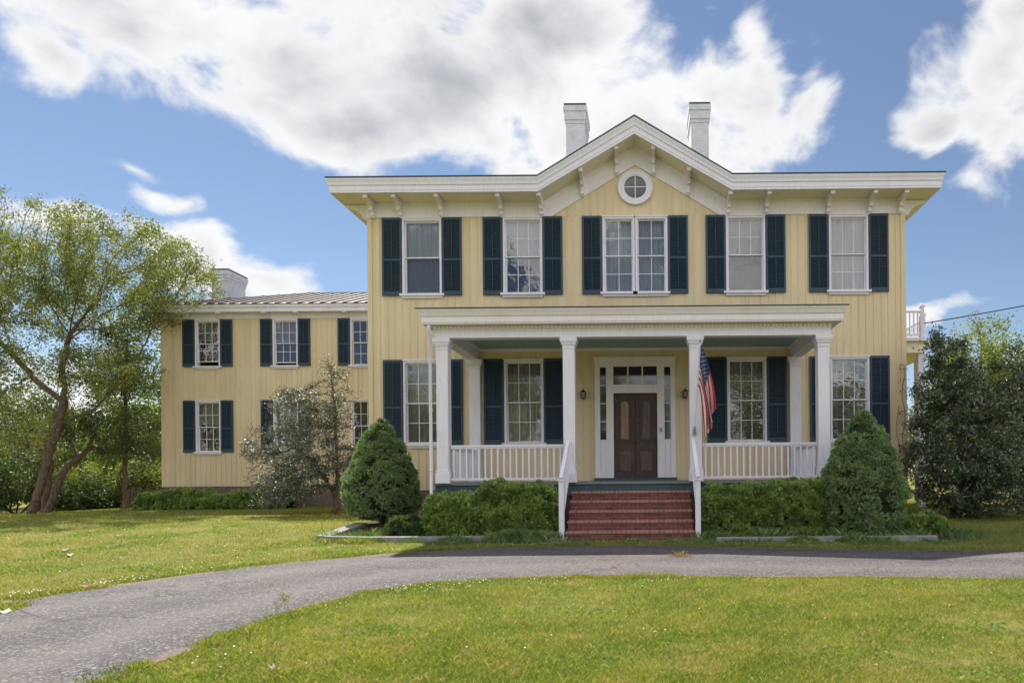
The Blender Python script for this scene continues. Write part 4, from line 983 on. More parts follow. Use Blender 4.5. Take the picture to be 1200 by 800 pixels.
def lump(P, f, s=0.0): return np.array([mnoise.fractal(Vector(p) * f + Vector((s, s, s)), .9, 2.1, 3) for p in P])
def shell_shrub(name, label, surf, n_puff, tpp, per, L, ratio, leafm, origin, cat='shrub', group=None, pr=.13, flat_=.75, upb=.35):
    """surf(n) -> points and outward normals of the lumpy outline; tufts of small leaves grow out of it over a solid core darkened to stand in for inner shade"""
    root = empty(name, origin, label, cat, group)
    Cn, Nc = surf(n_puff); rad = pr * (.6 + .8 * rng.random(n_puff)); pk = np.repeat(np.arange(n_puff), tpp); nt_ = len(pk)
    N = unit(Nc[pk] * .75 + unit(rng.normal(size=(nt_, 3)))); P = Cn[pk] + N * (rad[pk] * (.80 + .25 * rng.random(nt_)))[:, None] * np.array([1, 1, flat_]) - Nc[pk] * (rad[pk] * .5)[:, None]
    n = nt_ * per; k = np.repeat(np.arange(nt_), per)
    base = P[k] - N[k] * rng.random((n, 1)) * .03 + rng.normal(size=(n, 3)) * .010
    D = N[k] * 1.0 + np.array([0, 0, upb]) + rng.normal(size=(n, 3)) * .45
    tr = .45 * rng.random(n_puff)[pk][k] + .2 * rng.random(nt_)[k] + .35 * rng.random(n)
    leaf_mesh('foliage', base, D, L * (.6 + .8 * rng.random(n)), ratio, leafm, root, rnd=tr)
    return root
def lathe_core(root, prof, c, m, squash=1, lum=.1, nseg=36):
    V = []; Fs = []
    for j, (z, r) in enumerate(prof):
        for k in range(nseg):
            a = 2 * math.pi * k / nseg; q = 1 + lum * mnoise.noise(Vector((math.cos(a) * 1.5, math.sin(a) * 1.5, z * 2.5)))
            V.append((c[0] + r * q * math.cos(a), c[1] + r * q * math.sin(a) * squash, c[2] + z))
    for j in range(len(prof) - 1):
        for k in range(nseg): Fs.append((j * nseg + k, j * nseg + (k + 1) % nseg, (j + 1) * nseg + (k + 1) % nseg, (j + 1) * nseg + k))
    mb = MB(); mb.add(V, Fs); return mb.build('shade_core', m, root, smooth=True)
M['inner'] = flat('core_shade_green', (.030, .040, .018), .9, .1)  # solid core blocks light; its dark colour stands in for shade between tufts

# ------------------------------------------------------------------ the two conical evergreens
def cone_shrub(c, H, Rm, label, prof, seed, n_t=640):
    pz = np.array([p[0] for p in prof]); pr = np.array([p[1] for p in prof])
    def surf(n):
        h = rng.random(n * 3); r = np.interp(h, pz, pr); keep = rng.random(len(h)) < r + .06; h = h[keep][:n]; n2 = len(h)
        h = np.concatenate([h, rng.random(n - n2) * .5]) if n2 < n else h; r = np.interp(h, pz, pr)
        a = rng.random(n) * 2 * math.pi; q = np.stack([np.cos(a), np.sin(a), h * 2.6], 1)
        tiers = np.array([mnoise.noise(Vector((x * 1.2, y * 1.2, z * 3.3)) + Vector((seed, 0, 0))) for x, y, z in q])
        small = np.array([mnoise.noise(Vector((x * 4.2, y * 4.2, z * 6.5)) + Vector((0, seed, 0))) for x, y, z in q])
        P0 = np.stack([np.cos(a) * Rm * r, np.sin(a) * Rm * r, H * h], 1)
        tuft = np.array([1 - 2.2 * abs(mnoise.noise(Vector(p) * 4.6 + Vector((seed, 5, 1)))) for p in P0 * np.array([1, 1, 1.5])])
        rr = Rm * r * (1 + .13 * tiers + .07 * small) + .05 * (tuft - .6) * np.minimum(1, r * 3)
        P = np.stack([c[0] + rr * np.cos(a), c[1] + rr * np.sin(a), c[2] + H * h - .05 * (1 - tuft)], 1)
        dr = (np.interp(np.clip(h + .02, 0, 1), pz, pr) - np.interp(np.clip(h - .02, 0, 1), pz, pr)) * Rm / (.04 * H)
        N = unit(np.stack([np.cos(a), np.sin(a), -dr * .8 + .15], 1)); return P, N
    root = shell_shrub('conical_evergreen', label, surf, n_t, 24, 8, .045, .34, M['leaf_spruce'], tuple(c), 'evergreen shrub', pr=.125, flat_=.7, upb=.2)
    lathe_core(root, [(H * z, Rm * max(r, .0) * .84) for z, r in prof], c, M['inner'], lum=.25)
    mb = MB(); mb.tube([(c[0], c[1], c[2] - .1), (c[0] + .03, c[1] - .02, c[2] + .5)], [.075, .06], 8); mb.build('trunk', M['bark'], root, smooth=True)
    return root
cl = (-6.55, -1.95, float(gz(-6.55, -1.95)))
cone_shrub(cl, 2.62, .84, 'smaller conical evergreen shrub with its trunk showing, at the left corner of the house',
           [(.06, .0), (.075, .45), (.12, .82), (.20, .97), (.32, 1.0), (.45, .93), (.6, .76), (.72, .62), (.84, .44), (.92, .28), (.97, .15), (1.0, .01)], 3)
cr = (4.66, -4.15, .04)
cone_shrub(cr, 2.66, .82, 'larger conical evergreen shrub with tiered needles, in front of the right end of the porch',
           [(.0, .55), (.04, .80), (.12, .90), (.2, .90), (.28, .92), (.36, 1.0), (.46, .96), (.56, .86), (.68, .71), (.78, .56), (.88, .38), (.95, .20), (1.0, .02)], 11, 720)

# ------------------------------------------------------------------ clipped hedges
def hedge(x0, x1, y0, y1, z0, topf, label, group=None, n_t=600, cat='hedge', leafm='leaf_hedge', L=.065):
    cx, cy = (x0 + x1) / 2, (y0 + y1) / 2
    def surf(n):
        u = rng.random(n); v = rng.random(n); x = x0 + (x1 - x0) * u; tp = topf(x) - z0
        dep = y1 - y0; per = dep * .8 + tp; s = v * per; top = s > tp * .96
        edge = np.minimum(1, np.minimum((x - x0), (x1 - x)) / .35); rd = np.sqrt(np.clip(1 - (1 - edge) ** 2, 0, 1))
        y = np.where(top, y0 + .12 + (s - tp) / .8, y0 + .02 + .16 * (s / np.maximum(tp, .1)) ** 3) + (1 - rd) * dep * .35
        z = np.where(top, tp, s) * (.35 + .65 * rd)
        lump1 = np.array([mnoise.noise(Vector((a * 1.7, b * 1.7, c_ * 2.2))) for a, b, c_ in zip(x, y, z)]); lump2 = np.array([mnoise.noise(Vector((a * 5, b * 5, c_ * 5)) + Vector((4, 4, 4))) for a, b, c_ in zip(x, y, z)])
        lump3 = np.array([1 - 2.2 * abs(mnoise.noise(Vector((a * 5, b * 5, c_ * 5)) + Vector((1, 8, 4)))) for a, b, c_ in zip(x, y, z)]); off = .16 * lump1 + .11 * lump2 + .05 * (lump3 - .55); N = np.where(top[:, None], np.array([0, -.15, 1.0]), np.array([0, -1, .25])); N = unit(N + rng.normal(size=(n, 3)) * .15)
        P = np.stack([x, y, z0 + z], 1) + N * off[:, None]; return P, N
    root = shell_shrub('hedge', label, surf, n_t, 20, 8, L, .42, M[leafm], (cx, cy, z0), cat, group, pr=.105, flat_=1.1, upb=.75)
    xs_ = np.linspace(x0 + .12, x1 - .12, 24); V = []; Fs = []
    for i, x in enumerate(xs_):
        tp = float(topf(np.array([x]))[0]) - .17; e = min(1, min(x - x0, x1 - x) / .4); tp = z0 + (tp - z0) * (.5 + .5 * e)
        for (yy, zz_) in ((y0 + .18, z0 - .1), (y0 + .16, z0 + (tp - z0) * .6), (y0 + .26, tp), (y1 - .12, tp), (y1 - .06, z0 - .1)): V.append((x, yy + .03 * math.sin(7 * x + zz_ * 5), zz_ + .03 * math.sin(5 * x + yy)))
    for i in range(len(xs_) - 1):
        for k in range(5): Fs.append((i * 5 + k, i * 5 + (k + 1) % 5, i * 5 + 5 + (k + 1) % 5, i * 5 + 5 + k))
    Fs += [(0, 1, 2, 3, 4), tuple((len(xs_) - 1) * 5 + k for k in (4, 3, 2, 1, 0))]
    mb = MB(); mb.add(V, Fs); mb.build('shade_core', M['inner'], root, smooth=True)
    return root
hedge(-4.95, -1.98, -4.05, -3.05, .05, lambda x: .98 + .12 * np.sin(x * 2 + 1) + .05 * np.sin(x * 5.1) + .06 * (x > -3), 'clipped green hedge in front of the left half of the porch, beside the steps')
hedge(1.22, 4.3, -4.30, -3.05, .05, lambda x: 1.06 + .05 * np.sin(x * 2.3) + .03 * np.sin(x * 6), 'clipped green hedge in front of the right half of the porch')
hedge(-19.1, -13.4, 6.4, 7.6, .20, lambda x: .80 + .10 * np.sin(x * 1.3) + .05 * np.sin(x * 4) - .15 * (x < -18), 'low dark hedge along the foot of the tin roofed wing', n_t=520, leafm='leaf_hedge', L=.07)
hedge(-5.7, -4.85, -4.15, -3.3, .05, lambda x: .34 + .05 * np.sin(x * 3), 'low grey green bush at the end of the left porch hedge, behind the stone edging', n_t=110, leafm='leaf_wood', cat='bush')
hedge(5.3, 6.6, -4.0, -2.8, .05, lambda x: .32 + .05 * np.sin(x * 3), 'low leafy ground shrub between the larger conical evergreen and the holly', n_t=170, leafm='leaf_hedge', cat='bush')

# ------------------------------------------------------------------ magnolia in front of the wing
def XYZ(px, py, Y, t=TILT): return ((px - PX0) * (Y - CAMY) / F, Y, EYE + (PY0 - py - t * (px - PX0)) * (Y - CAMY) / F)
b0 = np.array(XYZ(394, 600, 2.6)); b0[2] = float(gz(b0[0], b0[1])) - .05
att = np.vstack([ell(XYZ(345, 530, 2.4), (1.55, 1.2, 1.15), 900, .2), ell(XYZ(392, 475, 2.8), (.7, .7, 1.35), 260), ell(XYZ(350, 480, 2.6), (1.0, .9, .8), 340), ell(XYZ(385, 432, 2.8), (.3, .3, .55), 40), ell(XYZ(330, 572, 1.9), (1.3, .9, .6), 420), ell(XYZ(405, 545, 2.6), (.7, .8, .8), 260)])
make_tree('magnolia_tree', 'small bushy tree with silvery glinting leaves on the lawn in front of the wing', [{'pts': [b0, XYZ(395, 545, 2.6), XYZ(393, 470, 2.8), XYZ(386, 425, 2.8)]}, {'pts': [XYZ(394, 580, 2.6), XYZ(370, 545, 2.4), XYZ(345, 520, 2.3)], 'from': 'near'}], att,
          M['leaf_silver'], M['bark'], 22000, .080, .42, step=.13, infl=1.3, kill=.19, tip=.006, base_r=.09, spread=.085, clumpy=.5)

# ------------------------------------------------------------------ trees at the left
Yt = 5.5
def G0(px, Y): x = (px - PX0) * (Y - CAMY) / F; return (x, Y, float(gz(x, Y)) - .08)
att = np.vstack([ell(XYZ(85, 320, 6.5), (5.2, 3.6, 2.3), 2400, .25), ell(XYZ(0, 330, 5.5), (3.6, 3.0, 3.3), 1000, .25), ell(XYZ(150, 335, 8.5), (2.5, 2.2, 2.3), 800, .2), ell(XYZ(60, 440, 6), (3.4, 2, 1.5), 420, .1), ell(XYZ(-30, 470, 5), (3, 2.5, 2.0), 160), ell(XYZ(120, 430, 6.5), (1.6, 2, 1.5), 260), ell(XYZ(35, 300, 6), (3, 2.8, 2.2), 400)])
make_tree('spreading_tree', 'tall spreading tree with leaning brown trunk and airy yellow green crown, left of the wing',
          [{'pts': [G0(36, Yt), XYZ(50, 560, Yt), XYZ(66, 505, Yt), XYZ(76, 470, Yt), XYZ(74, 430, 5.8), XYZ(84, 392, 6)]}, {'pts': [XYZ(76, 472, Yt), XYZ(48, 450, 5.2), XYZ(15, 415, 5.2), XYZ(-15, 380, 5)], 'from': 'near'}, {'pts': [XYZ(68, 500, Yt), XYZ(110, 480, 6), XYZ(150, 440, 6.4)], 'from': 'near'}], att,
          M['leaf_locust'], M['bark'], 82000, .10, .42, step=.2, infl=2.4, kill=.34, tip=.0055, base_r=.135, spread=.15, clumpy=.50, droop=.3)
att = np.vstack([ell(XYZ(105, 500, 8), (2.0, 1.8, 1.3), 260, .2), ell(XYZ(60, 520, 8), (2.4, 1.8, 1.2), 220, .2), ell(XYZ(20, 500, 8), (2.2, 1.8, 1.5), 200)])
make_tree('twin_stem_tree', 'dark leaning double trunk with grey green leaves, just right of the leaning trunk', [{'pts': [G0(54, 6.4), XYZ(66, 570, 6.6), XYZ(80, 545, 7), XYZ(100, 530, 7.5)]}, {'pts': [G0(50, 6.5), XYZ(54, 575, 6.6), XYZ(60, 545, 7)]}], att, M['leaf_wood'], M['bark'], 11000, .12, .45, step=.26, infl=2.4, kill=.45, tip=.007, base_r=.12, spread=.2, clumpy=.4)
att = np.vstack([ell(XYZ(150, 470, 8.8), (1.5, 1.4, 2.3), 320, .1), ell(XYZ(150, 410, 8.8), (1.1, 1.1, 1.3), 160), ell(XYZ(165, 520, 8.8), (1.6, 1.4, 1.2), 160)])
make_tree('slim_tree', 'slim upright dark tree standing beside the left corner of the wing', [{'pts': [G0(146, 8.6), XYZ(147, 540, 8.7), XYZ(148, 470, 8.8), XYZ(150, 415, 8.8)]}], att, M['leaf_wood'], M['bark'], 10000, .12, .42, step=.24, infl=2.0, kill=.42, tip=.007, base_r=.085, spread=.2, clumpy=.4)
# farther trees behind, each its own
far = [(-40, 16, 430, 4.6, 'leaf_wood', 'broad green tree at the far left edge, behind the leaning trunk'), (62, 22, 490, 4.0, 'leaf_wood', 'mid green tree seen behind the double trunk'),
       (128, 19, 500, 3.0, 'leaf_bright', 'small light green tree seen low between the double trunk and the slim tree'), (205, 24, 350, 4.8, 'leaf_bright', 'bright yellow green tree rising behind the roof of the wing, left of its chimney'), (178, 15, 470, 2.4, 'leaf_bright', 'small yellow green tree tucked behind the left corner of the wing')]
for px, Y, ptop, rad, lm, lab in far:
    s_ = (Y - CAMY) / F; zt_ = EYE + (PY0 - ptop - TILT * (px - PX0)) * s_; x = (px - PX0) * s_; g = float(gz(x, Y)); h = zt_ - g
    att = np.vstack([ell((x, Y, g + h * .60), (rad, rad * .8, h * .40), 520, .2), ell((x + rad * .4, Y - 1, g + h * .42), (rad * .7, rad * .6, h * .32), 180)])
    make_tree('broadleaf_tree', lab, [{'pts': [(x, Y, g - .1), (x + .1, Y, g + h * .2), (x + .2, Y, g + h * .42)]}], att, M[lm], M['bark'], 10000, .20, .5, step=.38, infl=3.4, kill=.65, tip=.012, base_r=.2, spread=.32, group='trees beyond the left lawn', clumpy=.35)
def brush(name, label, cx, cy, rx, ry, h, n, leafm, L=.14, group=None, cat='bush'):
    g = float(gz(cx, cy)); root = empty(name, (cx, cy, g), label, cat, group)
    att = ell((cx, cy, g + h * .45), (rx, ry, h * .55), 260, .1); att = att[att[:, 2] > g + .1]
    gd = [{'pts': [(cx, cy, g - .05), (cx + dx * 1.5, cy + dy * 1.5, g + h * .3)]} for dx, dy in ((0, 0), (rx * .4, .1), (-rx * .4, -.1), (rx * .2, .3))]
    nodes, par = grow(gd, att, .2, 2.0, .35); _, r, ch = wood('stems', nodes, par, .006, 2.3, root, M['bark'], .05, 5)
    tw = np.where((r < .03) & (par >= 0))[0]; k = rng.choice(tw, n); P = nodes[k] + rng.normal(size=(n, 3)) * .17; P[:, 2] = np.maximum(P[:, 2], g + .02)
    leaf_mesh('foliage', P, rng.normal(size=(n, 3)) + np.array([0, 0, .3]), L * (.6 + .8 * rng.random(n)), .45, leafm, root); return root
for px, Y, rx, ry, h, n, lm, lab in [(-50, 9, 2.6, 1.6, 3.0, 7000, 'leaf_wood', 'thick undergrowth bush at the far left edge behind the leaning trunk'), (20, 10, 2.2, 1.5, 2.6, 7000, 'leaf_wood', 'leafy bush behind the foot of the leaning trunk'),
        (82, 11, 1.7, 1.4, 1.9, 6000, 'leaf_locust', 'pale green bush right of the double trunk'), (112, 10.5, 1.7, 1.2, 1.35, 6000, 'leaf_wood', 'low grey green bush between the double trunk and the slim tree'),
        (172, 11, 1.3, 1.3, 2.2, 6000, 'leaf_locust', 'light green bush between the slim tree and the wing'), (125, 15, 2.4, 1.5, 2.6, 6000, 'leaf_bright', 'sunlit yellow green bush farther back behind the slim tree')]:
    s_ = (Y - CAMY) / F; brush('wild_bush', lab, (px - PX0) * s_, Y, rx, ry, h, n, M[lm], group='wild bushes along the left edge of the lawn')
s_ = (9.2 - CAMY) / F
# weathered paling panel and dead vines beside the wing
pf = empty('paling_fence', ((165 - PX0) * s_, 9.2, .2), 'short weathered dark paling fence overgrown beside the wing', 'fence')
x0 = (150 - PX0) * s_; x1 = (184 - PX0) * s_; first = None; x = x0; k = 0
while x < x1:
    mb = MB(); hh = .80 + .10 * math.sin(k * 2.3); mb.box(x, x + .075, 9.18, 9.20, .12, .12 + hh); mb.add([(x, 9.18, .12 + hh), (x + .075, 9.18, .12 + hh), (x + .0375, 9.18, .18 + hh), (x, 9.2, .12 + hh), (x + .075, 9.2, .12 + hh), (x + .0375, 9.2, .18 + hh)], [(0, 1, 2), (5, 4, 3), (0, 2, 5, 3), (1, 4, 5, 2)])
    mb.build('paling', M['bark'], pf, (x, 9.2, .12)); x += .125; k += 1
mb = MB(); mb.box(x0 - .1, x1 + .1, 9.20, 9.25, .35, .43); mb.box(x0 - .1, x1 + .1, 9.20, 9.25, .78, .86); mb.build('fence_rail', M['bark'], pf)

# ------------------------------------------------------------------ evergreens and trees at the right
bh = np.array([(1128 - PX0) * 17.4 / F, -1.4, 0]); bh[2] = float(gz(bh[0], bh[1])) - .05
att = np.vstack([ell(XYZ(1130, 555, -1.4), (1.55, 1.3, 1.15), 520, .3), ell(XYZ(1120, 480, -1.2), (1.15, 1.1, 1.3), 380, .2), ell(XYZ(1108, 425, -1.0), (.65, .7, .75), 120), ell(XYZ(1098, 398, -1), (.25, .25, .4), 30), ell(XYZ(1165, 520, -1.6), (1.1, 1.0, 1.3), 260, .2), ell(XYZ(1085, 530, -1.2), (.55, .9, 1.6), 160), ell(XYZ(1170, 585, -1.6), (1.2, 1.0, .6), 160)])
make_tree('holly_tree', 'dense dark glossy holly right of the house, foliage reaching the ground', [{'pts': [tuple(bh), XYZ(1128, 540, -1.4), XYZ(1116, 460, -1.1), XYZ(1100, 400, -1)]}], att, M['leaf_holly'], M['bark'], 38000, .09, .42, step=.15, infl=1.3, kill=.22, tip=.006, base_r=.11, spread=.09, clumpy=.22, cat='holly')
bh2 = np.array([(1205 - PX0) * 19.0 / F, .2, 0]); bh2[2] = float(gz(bh2[0], bh2[1])) - .05
att = np.vstack([ell(XYZ(1205, 500, .2), (1.4, 1.3, 1.9), 420, .2), ell(XYZ(1235, 560, .2), (1.5, 1.3, 1.2), 260, .2), ell(XYZ(1195, 440, .4), (.9, .9, .8), 120)])
make_tree('holly_tree', 'second dark evergreen, cut by the right edge, behind the dense holly', [{'pts': [tuple(bh2), XYZ(1206, 540, .2), XYZ(1200, 450, .3)]}], att, M['leaf_holly'], M['bark'], 16000, .11, .42, step=.18, infl=1.5, kill=.27, tip=.006, base_r=.10, spread=.11, clumpy=.3, cat='holly')
for px, Y, ptop, rad, lm, lab in [(1150, 12, 372, 2.7, 'leaf_bright', 'airy yellow green tree rising behind the holly, under the black cable'), (1215, 16, 400, 3.2, 'leaf_locust', 'green tree behind the hollies at the right edge'), (1110, 24, 470, 3.4, 'leaf_wood', 'distant darker tree low behind the holly')]:
    s_ = (Y - CAMY) / F; zt_ = EYE + (PY0 - ptop - TILT * (px - PX0)) * s_; x = (px - PX0) * s_; g = float(gz(x, Y)); h = zt_ - g
    att = ell((x, Y, g + h * .62), (rad, rad * .8, h * .40), 620, .2)
    make_tree('broadleaf_tree', lab, [{'pts': [(x, Y, g - .1), (x + .1, Y, g + h * .25), (x, Y, g + h * .45)]}], att, M[lm], M['bark'], 12000, .15, .45, step=.34, infl=3.2, kill=.55, tip=.010, base_r=.17, spread=.24, group='trees beyond the right side of the house', clumpy=.42)
# far treeline that closes the view under the branches
for i, (px, Y, h, rad, lab) in enumerate([(-330, 34, 9, 7, None), (-120, 40, 9, 7, None), (60, 44, 8, 6, None), (180, 46, 8, 6, None), (1120, 44, 8, 6, None), (1280, 46, 9, 7, None), (1460, 44, 9, 7, None)]):
    s_ = (Y - CAMY) / F; x = (px - PX0) * s_; g = float(gz(x, Y))
    names = ['round distant tree beyond the left edge, farthest left', 'round distant tree behind the undergrowth at the left edge', 'hazy distant tree low behind the double trunk', 'hazy distant tree low behind the slim tree', 'distant tree low between the house and the holly', 'distant tree low behind the second holly', 'distant tree out past the right edge']
    att = ell((x, Y, g + h * .5), (rad, rad * .7, h * .5), 260, .2)
    make_tree('distant_tree', names[i], [{'pts': [(x, Y, g - .1), (x, Y, g + h * .3)]}], att, M['leaf_wood'], M['bark'], 6000, .42, .6, step=.7, infl=6, kill=1.2, tip=.02, base_r=.25, spread=.6, group='distant trees on the skyline')
# trees across the drive, behind the viewer: they show in the window panes
for i, (x, y, h, rad) in enumerate([(-13, -38, 11, 5), (-3, -44, 10, 5), (9, -40, 12, 5.5), (19, -46, 10, 5), (-24, -44, 11, 5.5), (-36, -42, 14, 6), (-48, -39, 15, 6.5), (-61, -35, 15, 6.5)]):
    names = ['tree across the lawn facing the left window', 'tree across the lawn facing the left half of the porch', 'tall tree across the lawn facing the right half of the porch', 'tree across the lawn facing the right corner', 'tree across the lawn facing the left side of the main house', 'tall tree across the lawn facing the inner end of the wing', 'tall tree across the lawn facing the middle of the wing', 'tall tree across the lawn facing the outer end of the wing']
    g = float(gz(x, y)); att = ell((x, y, g + h * .6), (rad, rad, h * .42), 320, .2)
    make_tree('lawn_tree', names[i], [{'pts': [(x, y, g - .1), (x, y, g + h * .35)]}], att, M['leaf_locust'], M['bark'], 7000, .38, .6, step=.55, infl=5, kill=1.0, tip=.02, base_r=.3, spread=.5, group='trees across the lawn')

# ------------------------------------------------------------------ vine shoots on the corner of the house
vn = empty('climbing_vine', (XR - .02, -.03, .3), 'thin brown climbing vine shoots on the right corner of the house', 'vine')
mb = MB(); 
for z0_, z1_, dx in ((.3, 4.3, -.05), (.3, 3.2, -.22), (.3, 2.0, .0)):
    pts = [(XR - .05 + dx + .04 * math.sin(z * 5 + dx * 9), -.045, z) for z in np.linspace(z0_, z1_, 26)]; mb.tube(pts, .006, 5)
mb.build('stem', M['bark'], vn)
P = []; D = []
for z in (4.3, 4.18, 3.9, 3.62, 3.0, 2.75, 2.4, 2.1, 2.0, 1.7, 1.4, 1.2, 1.0, .8):
    for k in range(9): P.append((XR - .10 + random.uniform(-.14, .10), -.06 - random.random() * .05, z + random.uniform(-.05, .05))); D.append((random.uniform(-1, 1), -.6, random.uniform(-.6, .8)))
leaf_mesh('foliage', np.array(P), np.array(D), .075, .45, M['rust'], vn)

# ------------------------------------------------------------------ grass
BX = [(-4.97, 4.4, -2.99, 0), (-7.66, 7.2, -.05, 11), (-19.2, -7.6, 8.15, 17), (-1.9, 1.15, -4.52, -2.9)]
def blocked(x, y, edge=0.0):
    b = in_poly(x, y, DPs)
    for x0, x1, y0, y1 in BX: b |= (x > x0) & (x < x1) & (y > y0) & (y < y1)
    return b
DPs = DP
def blades(n, dmin, dmax, h, wd, name, m, patch=None):
    """tufts of grass over the lawn, denser and finer in front"""
    u = rng.random(n); D = dmin * (dmax / dmin) ** u; th = -math.radians(52) + math.radians(52 + 46) * rng.random(n)
    x = D * np.tan(th); y = D + CAMY; k = ~blocked(x, y) 
    for x0, x1, y0, y1 in BEDS: k &= ~((x > x0 + .1) & (x < x1 - .1) & (y > y0 + .2) & (y < y1) & (rng.random(n) > .10))
    pn = np.array([mnoise.noise(Vector((a * .9, b * .9, 3.3))) for a, b in zip(x[k], y[k])]); x, y, D = x[k], y[k], D[k]
    hh = h * (.55 + .9 * rng.random(len(x))) * (1 + .5 * pn) * (1 + .02 * D); ww = wd * (.7 + .6 * rng.random(len(x))) * np.maximum(1, D / 9)
    z = gz(x, y); a = rng.random(len(x)) * 2 * math.pi; lean = .25 + .55 * rng.random(len(x)); b2 = rng.random(len(x)) * 2 * math.pi
    B = np.stack([x, y, z - .004], 1); S = np.stack([np.cos(a), np.sin(a), 0 * a], 1) * ww[:, None] * .5; Td = np.stack([np.cos(b2) * lean, np.sin(b2) * lean, np.ones(len(x))], 1) * hh[:, None]
    V = np.stack([B - S, B + S, B + Td * .55 + S * .7, B + Td + np.stack([np.cos(b2), np.sin(b2), 0 * a], 1) * (hh * .25)[:, None]], 1).reshape(-1, 3)
    Fc = np.arange(4 * len(x)).reshape(-1, 4); return mesh_np(name, V, Fc, m, None, rng.random(len(x)), 'stuff')
gr = blades(980000, 3.2, 34, .026, .0048, 'grass', M['blades'])
# ragged verge: longer tufts and weeds hanging over the asphalt edges and round the beds
def strip_weeds(name, line, n, h, wd, m, spread, off=0.0, reg=None, L=None):
    A = np.array(line); seg = rng.integers(0, len(A) - 1, n) if L is None else rng.choice(len(A) - 1, n, p=L); q = rng.random(n)[:, None]; P = A[seg] * (1 - q) + A[seg + 1] * q
    P = P + rng.normal(size=(n, 2)) * spread + np.array([0, off]); x, y = P[:, 0], P[:, 1]
    if reg is not None: k = reg(x, y); x, y = x[k], y[k]
    cl_ = np.array([mnoise.noise(Vector((a * 1.6, b * 1.6, 9))) for a, b in zip(x, y)]); k = cl_ > -.25 + .3 * rng.random(len(x)); x, y, cl_ = x[k], y[k], cl_[k]
    z = gz(x, y); a = rng.random(len(x)) * 6.283; b2 = rng.random(len(x)) * 6.283; hh = h * (.4 + rng.random(len(x))) * (1 + cl_); lean = .15 + .6 * rng.random(len(x)); ww = wd * (.6 + .8 * rng.random(len(x)))
    B = np.stack([x, y, z - .003], 1); S = np.stack([np.cos(a), np.sin(a), 0 * a], 1) * ww[:, None] * .5; Td = np.stack([np.cos(b2) * lean, np.sin(b2) * lean, np.ones(len(x))], 1) * hh[:, None]
    V = np.stack([B - S, B + S, B + Td * .6 + S, B + Td * np.array([1.25, 1.25, .92])], 1).reshape(-1, 3)
    return mesh_np(name, V, np.arange(4 * len(x)).reshape(-1, 4), m, None, rng.random(len(x)), 'stuff')
vis = lambda x, y: (y > -15) & (x > -14) & (x < 14)
strip_weeds('verge_grass', U2, 30000, .045, .009, M['blades'], .09, .10, vis); strip_weeds('verge_grass', L2, 30000, .04, .007, M['blades'], .05, -.05, vis); strip_weeds('verge_grass', U2, 9000, .04, .012, M['weeds'], .10, .14, vis); strip_weeds('verge_grass', L2, 9000, .03, .010, M['weeds'], .16, -.25, vis)
strip_weeds('verge_grass', U2, 3000, .04, .006, M['dry'], .05, .02, vis); strip_weeds('verge_grass', L2, 16000, .03, .006, M['dry'], .07, -.03, vis)
# weeds between the drive, the steps and the beds
strip_weeds('bed_weeds', [(-5.2, -4.62), (-1.95, -4.75)], 9000, .10, .010, M['weeds'], .16, 0)
strip_weeds('bed_weeds', [(-3.6, -4.5), (-1.9, -4.6)], 2600, .17, .009, M['weeds'], .12, 0)
strip_weeds('bed_weeds', [(1.1, -4.9), (6.0, -5.3)], 14000, .07, .010, M['weeds'], .22, 0)
strip_weeds('bed_weeds', [(1.2, -4.55), (4.0, -4.6)], 2600, .15, .009, M['weeds'], .14, 0)
strip_weeds('bed_weeds', [(2.4, -5.14), (5.6, -5.16)], 5200, .10, .012, M['weeds'], .05, 0); strip_weeds('bed_weeds', [(4.0, -4.9), (7.0, -4.2)], 5000, .14, .010, M['weeds'], .3, 0); strip_weeds('bed_weeds', [(-1.7, -4.72), (.95, -4.74)], 2600, .06, .012, M['weeds'], .07, 0)
strip_weeds('bed_weeds', [(-6.8, -4.2), (-5.0, -3.9)], 1800, .12, .014, M['weeds'], .25, 0)
strip_weeds('bed_weeds', [(-6.9, -4.55), (-5.4, -4.6)], 2600, .10, .012, M['blades'], .12, 0)
def patches(name, n, x0, x1, y0, y1, m, h, wd, thr, f=1.1, seed=3):
    x = x0 + (x1 - x0) * rng.random(n); y = y0 + (y1 - y0) * rng.random(n); v = np.array([mnoise.noise(Vector((a * f, b * f, seed))) for a, b in zip(x, y)]); k = (v > thr) & ~blocked(x, y); x, y = x[k], y[k]
    cx_ = np.round(x / .09) * .09; cy_ = np.round(y / .09) * .09; a = rng.random(len(x)) * 6.283; z = gz(x, y); L_ = h * (.5 + rng.random(len(x)))
    leaf_mesh(name, np.stack([cx_ + .015 * np.cos(a), cy_ + .015 * np.sin(a), z + .004], 1), np.stack([np.cos(a), np.sin(a), .35 + .5 * rng.random(len(x))], 1), L_, wd, m, None, kind='stuff')
patches('lawn_weeds', 60000, -6, 10, -14.6, -9.5, M['clover'], .032, .5, .22, 1.3); patches('lawn_weeds', 60000, -17, -3, -11, 1, M['clover'], .042, .55, .25, .9, 8)
